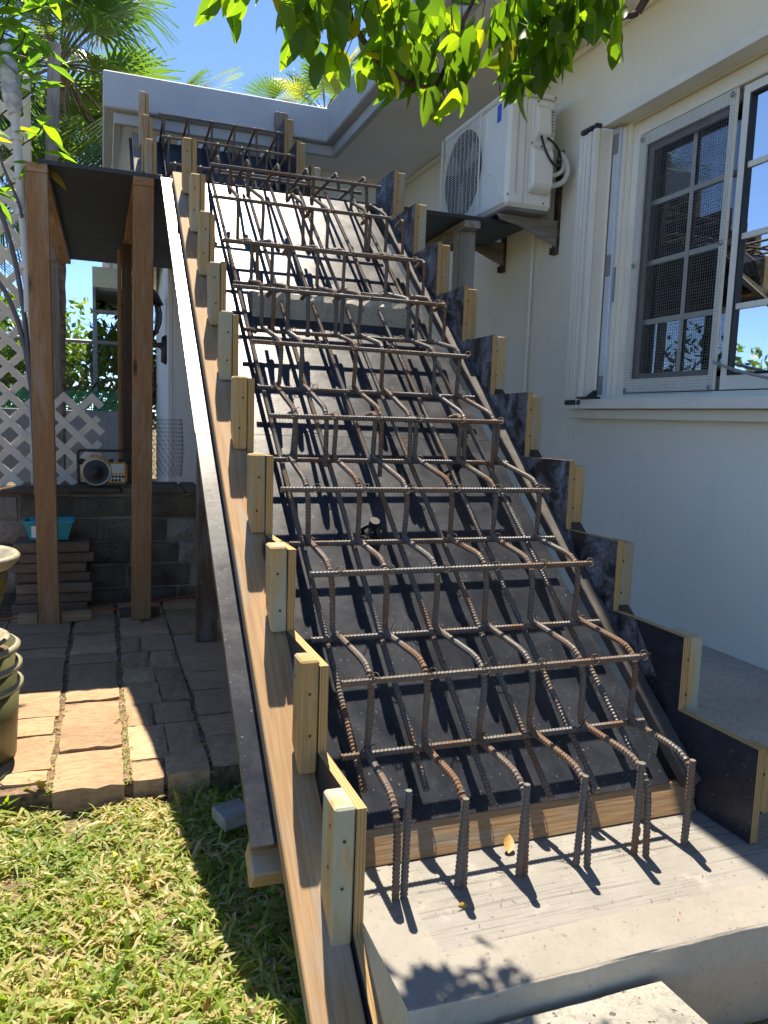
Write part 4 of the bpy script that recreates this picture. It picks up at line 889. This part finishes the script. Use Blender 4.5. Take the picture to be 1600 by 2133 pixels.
b4 = branch(((.44, 1.62, 1.02), (.36, 1.66, .9), (.30, 1.68, .86), (.24, 1.66, .82)), .005, .002)
b5 = branch(((.68, 1.62, .71), (.72, 1.6, .80), (.74, 1.58, .88), (.76, 1.56, 1.0)), .005, .004)
env = [(.118, .445), (.15, .435), (.18, .475), (.21, .415), (.26, .40), (.30, .375), (.36, .375), (.40, .365), (.46, .385), (.52, .385), (.56, .415), (.60, .455), (.65, .475), (.70, .475)]
def zlow(u):
    for (a, za), (b, zb) in zip(env, env[1:]):
        if a <= u <= b: return za+(zb-za)*(u-a)/(b-a)
    return .5
def hang(): 
    d = Vector((ru(-.55, .55), ru(-.5, .5), -1)).normalized() if random.random() < .8 else Vector((ru(-1, 1), ru(-.7, .7), ru(-.5, .3))).normalized()
    return d
cnt = 0
extra = MB()
while cnt < 620:
    u = ru(.205, .70) if cnt > 24 else ru(.122, .19)
    zl = zlow(u); hh = ru(0, 1)**.85; top = .50
    v = zl+.052+hh*(top+.08-zl) 
    if u < .2: v = zl+.035+hh*.09
    y = ru(1.40, 1.62) if u > .44 or u < .28 else ru(1.5, 1.8)
    if u > .2 and mn.noise(Vector((u*11, v*11, y*3))) < -.2: continue
    if .55 < u < .62 and v < .46 and random.random() < .6: continue
    sz = ru(.042, .078)*(1.15 if random.random() < .25 else 1)
    d = hang(); p = Vector((u*y, y, v*y)); q = p+d*sz
    if q.z/q.y < zlow(max(.118, min(.70, q.x/q.y)))-.008: continue
    nn = (ru(-1, 1), ru(-1.2, .6), ru(-.3, .9)); cnt += 1
    if cnt <= 296: put_leaf(LM, p, d, nn, sz, tr)
    else:
        M_ = frame(p, d, Vector(nn).cross(d)) @ Matrix.Scale(sz, 4); me = random.choice(LM); extra.add([M_ @ v.co for v in me.vertices], [tuple(f.vertices) for f in me.polygons], 0, True)
tag(part('leaf_mass', extra, 'leaf_mass', tr), kind='stuff')
m = MB()
for i in range(70):      # leaf stalks and fine twigs
    u = ru(.2, .68); y = ru(1.5, 1.7); z = (zlow(u)+ru(.04, .2))*y; p = Vector((u*y, y, z)); m.tube([p, p+Vector((ru(-.03, .03), 0, ru(.02, .06))), p+Vector((ru(-.06, .06), ru(-.02, .02), ru(.06, .12)))], .0012, 4, 0, False)
tag(part('twigs', m, 'bark', tr), kind='stuff')
# light green young tree at the left, in front of the palm
lf2 = thing('young_tree', 'light green broad-leaved sapling rising beside the taped conduit', 'tree', (-.55, 3.95, GZ))
m = MB(); m.tube(bez((-.55, 3.95, GZ), (-.6, 4, 0), (-.5, 4, 1), (-.40, 4.0, 2.1)), [.022-.0009*i for i in range(17)], 8); part('trunk', m, 'bark', lf2)
cl = [(-.40, 4.0, 1.95, 8), (-.30, 3.95, 1.62, 8), (-.26, 3.9, 1.40, 8), (-.24, 3.9, 1.22, 7), (-.38, 4.0, 1.70, 9), (-.21, 4.0, 1.80, 8), (-.44, 3.9, 1.45, 9), (-.36, 3.85, 1.90, 8), (-.245, 3.82, 1.06, 5), (-.5, 4, 1.2, 10), (-.45, 3.95, .95, 7), (-.12, 4.0, 1.93, 6), (-.6, 4, 1.8, 10), (-.34, 3.9, 1.80, 9), (-.42, 3.9, 1.62, 9), (-.30, 4, 1.98, 8), (-.48, 3.85, 1.78, 9), (-.22, 3.95, 1.55, 5)]
for x, y, z, n in cl:
    mb = MB(); st = Vector((-.47+(z-1)*.05, 4.0, z-.18)); mb.tube(bez(st, st+Vector((.05, 0, .1)), Vector((x, y, z-.06)), (x, y, z)), .0035, 5); part('branch', mb, 'bark', lf2)
    for i in range(n):
        a = i*2.4+ru(-.3, .3); d = Vector((math.cos(a), math.sin(a)*.8, ru(-.5, .35))).normalized()
        put_leaf(LL, Vector((x, y, z))+d*.012+Vector((0, 0, ru(-.05, .03))), d, (ru(-.3, .3), ru(-.3, .3), 1), ru(.09, .145), lf2)
# fan palms
def frond_mesh(seed, n=40, R0=.62, spread=4.4, droop=.12):
    rnd = random.Random(seed); m = MB()
    for i in range(n):
        a = -spread/2+spread*i/(n-1); ln_ = R0*(.66+.34*math.cos(a*.55))*rnd.uniform(.93, 1.05); w = .5*spread/n*ln_*.62
        d = Vector((math.cos(a), math.sin(a), 0)); pz = Vector((-math.sin(a), math.cos(a), 0)); rows = []; dr = droop*rnd.uniform(.5, 1.6)
        for k in range(7):
            t = k/6; c = d*ln_*t; c.z = .13*t*math.cos(a*.5)-dr*max(0, t-.5)**1.5*1.8+(.012 if i % 2 else -.012)*min(1, t*3)*(1-t*.6)
            ww = w*(t/.55 if t < .55 else max(.04, (1-t)/.45)); rows.append((c-pz*ww+Vector((0, 0, .008*t)), c+pz*ww))
        m.add([q for r in rows for q in r], [(2*k, 2*k+2, 2*k+3, 2*k+1) for k in range(6)], 0)
    return m.mesh('frond', 'palm')
FM = [frond_mesh(1), frond_mesh(2, 36, .58, 4.8, .3), frond_mesh(3, 42, .65, 3.8, .08), frond_mesh(4, 32, .5, 2.2, 1.2)]
def palm(label, base, top, n, scale, seed):
    rnd = random.Random(seed); t = thing('fan_palm', label, 'palm', base, 'fan palms'); b, tp_ = Vector(base), Vector(top)
    m = MB(); k = 30; m.tube([b.lerp(tp_, i/k) for i in range(k+1)], [.075*scale*(1-.2*i/k)*(1.08 if i % 2 else .95) for i in range(k+1)], 12); part('trunk', m, 'palm_trunk', t)
    for i in range(n):
        el = [1.1, .75, .45, .15, -.25, -.7, -1.1][i % 7]+rnd.uniform(-.2, .2); az = i*2.399+rnd.uniform(-.3, .3)
        d = Vector((math.cos(az)*math.cos(el), math.sin(az)*math.cos(el), math.sin(el))); pl_ = rnd.uniform(.4, .95)*scale
        e = tp_+d*pl_+Vector((0, 0, -.10*pl_)); mb = MB(); mb.tube(bez(tp_, tp_+d*pl_*.4, tp_+d*pl_*.8, e, 8), .010*scale, 5); part('frond_stalk', mb, 'palm_trunk' if el < -.5 else 'bucket', t)
        dd = (d+Vector((0, 0, -.28))).normalized(); side = dd.cross(Vector((0, 0, 1))); side = side.normalized() if side.length > .1 else Vector((1, 0, 0))
        M = frame(e, dd, -side+Vector((0, 0, rnd.uniform(-.5, .5)))) @ Matrix.Scale(scale*rnd.uniform(.85, 1.15), 4)
        link('frond', FM[i % 3] if el > -.5 else FM[3], t, M)
palm('tall fan palm behind the landing, left of the roof', (-.41, 8.0, GZ), (-.34, 8.0, 3.05), 46, 1.05, 5)
palm('fan palm whose crown shows left of the tall palm trunk', (-1.15, 8.6, GZ), (-1.1, 8.6, 2.6), 26, 1.0, 9)
palm('fan palm with only a few leaf tips above the inner roof corner', (3.3, 12.5, GZ), (3.35, 12.5, 4.75), 22, .9, 12)
palm('low fan palm right behind the outer roof corner', (.35, 9.6, 2.1-3.2), (.42, 9.4, 2.9), 18, .95, 21)
# bushes far back: leaf clumps
def bush(name, label, c, rx, ry, rz, n, size, seed, trunk=True, cat='bush'):
    rnd = random.Random(seed); t = thing(name, label, cat, (c[0], c[1], GZ), 'garden bushes'); vs, fs, at = [], [], []
    lobes = [(rnd.uniform(-.7, .7)*rx, rnd.uniform(-.7, .7)*ry, rnd.uniform(-.6, .7)*rz, rnd.uniform(.3, .55)) for _ in range(16)]
    for i in range(n):
        l = lobes[i % 16]; d = Vector((rnd.gauss(0, 1), rnd.gauss(0, 1), rnd.gauss(0, 1))).normalized()*l[3]*rnd.uniform(.55, 1.05)
        p = Vector((c[0]+l[0]+d.x*rx, c[1]+l[1]+d.y*ry, c[2]+l[2]+d.z*rz)); a = Vector((rnd.uniform(-1, 1), rnd.uniform(-1, 1), rnd.uniform(-1, .6))).normalized(); b = a.orthogonal().normalized(); b = (Matrix.Rotation(rnd.uniform(0, 6.3), 3, a) @ b)
        s = size*rnd.uniform(.6, 1.3); o = len(vs); vs += [p, p+a*s*.5+b*s*.22, p+a*s, p+a*s*.5-b*s*.22]; fs.append((o, o+1, o+2, o+3)); at.append(min(1, max(0, rnd.gauss(.5, .2))))
    me = bpy.data.meshes.new('crown'); me.from_pydata(vs, [], fs); me.materials.append(MAT['bush']); me.attributes.new('rnd', 'FLOAT', 'FACE').data.foreach_set('value', at); link('crown', me, t)
    m = MB(); m.tube([(c[0], c[1], GZ-.05), (c[0]+.05, c[1], c[2])], [.06, .03], 7); part('trunk', m, 'bark', t)
bush('garden_bush', 'sunlit bush behind the chain link fence, seen under the landing', (-.1, 11.0, .55), 1.3, 1.0, .85, 5200, .13, 31)
bush('garden_bush', 'dense bush behind the tall lattice at the left edge', (-1.75, 6.9, -.1), .8, .8, 1.1, 5200, .11, 32)
bush('garden_bush', 'far bush left of the palm trunk beyond the fence', (-2.6, 11.5, .7), 1.9, 1.2, 1.5, 5200, .16, 33)
bush('garden_tree', 'spreading garden tree out to the left beyond the lattice', (-4.8, 5.5, -.45), 1.4, 2.6, 1.2, 9000, .17, 34, cat='tree')
bush('garden_tree', 'garden tree to the left of the viewer, mirrored in the window', (-5.0, 1.5, -.5), 1.4, 2.6, 1.1, 9000, .17, 35, cat='tree')
# drooping yellow coconut frond behind the shed post
cf2 = thing('coconut_frond', 'yellowing coconut frond drooping behind the slim grey shed post', 'frond', (.35, 10.4, 1.0))
m = MB(); rib = bez((.42, 10.8, 1.45), (.35, 10.7, 1.3), (.1, 10.5, 1.0), (-.25, 10.4, .25), 26); m.tube(rib, .012, 5)
part('rib', m, 'bucket_rim', cf2); m = MB()
for i, p in enumerate(rib[2:]):
    for s in (-1, 1):
        e = p+Vector((s*ru(.08, .16)-.05, ru(-.1, .1), -ru(.22, .36))); w = Vector((.012, 0, .004)); m.add([p-w, p+w, (p+e)/2+w, e, (p+e)/2-w], [(0, 1, 2, 3, 4)])
part('leaflets', m, 'palm', cf2)

# ------------------------------------------------------------------ lawn
def blades(name, mat, pts, label, cat='grass', seed=3, lmin=.016, lmax=.046, wid=.0025, flat=.75, parent=None):
    rnd = random.Random(seed); vs, fs, at = [], [], []
    for (x, y, z, sc, tone) in pts:
        a = rnd.uniform(0, 6.283); ln_ = rnd.uniform(lmin, lmax)*sc; w = wid*rnd.uniform(.6, 1.4)*sc**.5
        d = Vector((math.cos(a), math.sin(a), 0)); s = Vector((-d.y, d.x, 0))*w; el = rnd.uniform(.15, 1.3)*(1.2-flat)+rnd.uniform(0, .3); tilt = Vector((0, 0, rnd.uniform(-.6, .6)*w))
        p0 = Vector((x, y, z)); p1 = p0+(d*math.cos(el)+Vector((0, 0, math.sin(el))))*ln_*.5; el2 = el-rnd.uniform(.3, 1.0); p2 = p1+(d*math.cos(el2)+Vector((0, 0, math.sin(el2))))*ln_*.5
        if p2.z < z+.002: p2.z = z+.002+rnd.uniform(0, .006)
        o = len(vs); vs += [p0-s*.7, p0+s*.7, p1+s+tilt, p2, p1-s-tilt]; fs += [(o, o+1, o+2, o+4), (o+4, o+2, o+3)]; t = min(1, max(0, rnd.gauss(tone, .16))); at += [t, t]
    me = bpy.data.meshes.new(name); me.from_pydata(vs, [], fs); me.materials.append(MAT[mat]); me.attributes.new('rnd', 'FLOAT', 'FACE').data.foreach_set('value', at)
    return tag(link(name, me, parent), label, cat, kind='stuff')
import mathutils.noise as mn
pts = []
rnd = random.Random(11)
def lawn(x0, x1, y0, y1, n):
    for _ in range(n):
        x, y = rnd.uniform(x0, x1), rnd.uniform(y0, y1)
        if y > 2.08 and -1.34 < x < .6: continue
        if x > XL-.01 and y > F0-.01: continue
        if x > .9 and y > .15: continue
        if .34 < x < .92 and .58 < y < .97: continue
        f = mn.noise(Vector((x*6, y*6, 0))); g = mn.noise(Vector((x*19, y*19, 3)))
        if f+g*.8 < -.10 and rnd.random() < .9: continue
        dry = mn.noise(Vector((x*4+9, y*4, 5)))
        pts.append((x, y, GZ+rnd.uniform(-.004, .022), (rnd.uniform(.6, 1.2) if rnd.random() < .85 else rnd.uniform(1.2, 2.1)), .50+.30*dry+.14*g+(.24 if rnd.random() < .26 else 0)))
lawn(-.75, .42, .55, 2.15, 78000); lawn(-2.6, -.75, .3, 3.0, 9000); lawn(-2.6, 1.2, -1.5, .55, 8000)
blades('lawn_grass', 'grass', pts, 'patchy lawn of short broad-bladed green and straw coloured grass', flat=.82)
pts = [(rnd.gauss(x, s), rnd.gauss(y, s), GZ+.01, rnd.uniform(.7, 1.5)*k, .40) for x, y, s, n, k in ((-.21, 2.16, .03, 60, 1.6), (-.28, 2.12, .04, 70, 1.6), (-.34, 2.1, .05, 60, 1.8), (.25, 2.03, .04, 60, 1.0), (.33, 1.95, .05, 90, 1.1), (.36, 1.7, .06, 120, 1.0), (.34, 1.4, .05, 120, 1.0), (.25, 1.6, .06, 90, .9), (-.05, 1.6, .05, 60, 1.0), (.05, 1.75, .03, 50, 1.0), (-.3, 1.7, .05, 60, 1.0), (.2, 1.25, .06, 70, 1.2), (-.15, 1.3, .06, 70, 1.2), (.33, 1.15, .05, 70, 1.1), (.02, 1.35, .04, 60, 1.1)) for _ in range(n)]
blades('lawn_weeds', 'grass', pts, 'taller green tufts and weeds along the patio edge and form', 'weeds', 8, .035, .07, .0032, .4)
pts = []
for _ in range(900):
    c = rnd.choice([.059, .059, -.135, .284]); y = rnd.uniform(2.08, 3.4); 
    if rnd.random() < (y-2.0)*.5: continue
    pts.append((rnd.gauss(c, .008), y, PZ-.012, rnd.uniform(.3, .7), .45+.25*rnd.random()))
blades('joint_weeds', 'grass', pts, 'small weeds and straw in the gaps between the pavers', 'weeds', 9, .02, .05, .0028, .6)
pts = [(rnd.gauss(.99, .02), rnd.gauss(.915, .012), GZ+.006, rnd.uniform(.9, 1.6), .35) for _ in range(10)]+[(rnd.uniform(.92, 1.5), rnd.uniform(.5, .95), GZ+.006, rnd.uniform(.4, .9), .7) for _ in range(500)]
blades('bed_weeds', 'grass', pts, 'sparse weeds and straw on the bare soil below the slab', 'weeds', 10, .03, .07, .005, .5)
tag(board('timber_offcut', (.262, 1.835, GZ+.062), (.335, 1.858, GZ+.066), .075, .035, (-.5, 1, .05), 'grey_wood'), 'square grey timber offcut dropped in the grass beside the stairs', 'offcut')
# fallen leaves
DL = leaf_mesh('fallen_leaf', 'dead_leaf', .5, .5, -.4)
spots = [(.765, 1.29, SZ, .045, 'curled yellow leaf lying against the kicker board'), (1.045, 1.262, SZ, .030, 'yellow leaf on the slab by the fifth steel bar'), (.905, 1.232, SZ, .022, 'small yellow leaf at the foot of the fourth steel bar'), (.612, 1.162, SZ, .022, 'orange leaf on the slab in front of the second steel bar'),
         (.155, 1.24, GZ+.035, .05, 'orange brown leaf on the lawn near the plank'), (-.245, 1.28, GZ+.03, .06, 'brown leaf on the lawn at the lower left'), (.0, 1.16, GZ+.03, .055, 'grey brown leaf standing in the grass near the bottom edge'), (-.16, 2.12, PZ-.02, .045, 'orange leaf at the corner of the patio')]
for x, y, z, s, lab in spots: tag(link('fallen_leaf', DL, None, frame((x, y, z+.004), (ru(-1, 1), ru(-1, 1), .25), (ru(-1, 1), ru(-1, 1), .2)) @ Matrix.Scale(s, 4)), lab, 'leaf', 'fallen leaves')
m = MB()
for i in range(46):
    x, y = ru(.5, 1.2), ru(1.0, 1.32); s = ru(.002, .0045); m.add([(x, y, SZ+.001), (x+s, y+s*.3, SZ+.002), (x+s*.6, y+s, SZ+.003)], [(0, 1, 2)])
MAT['petal'] = plain('crimson_petal', (.22, .03, .05), .7)
tag(part('petal_litter', m, 'petal'), 'tiny crimson petals and crumbs scattered on the slab', 'litter', kind='stuff')
# lift the whole place so that the lawn is at z = 0
for o in list(bpy.data.objects):
    if o.parent is None: o.matrix_basis = Matrix.Translation((0, 0, H)) @ o.matrix_basis
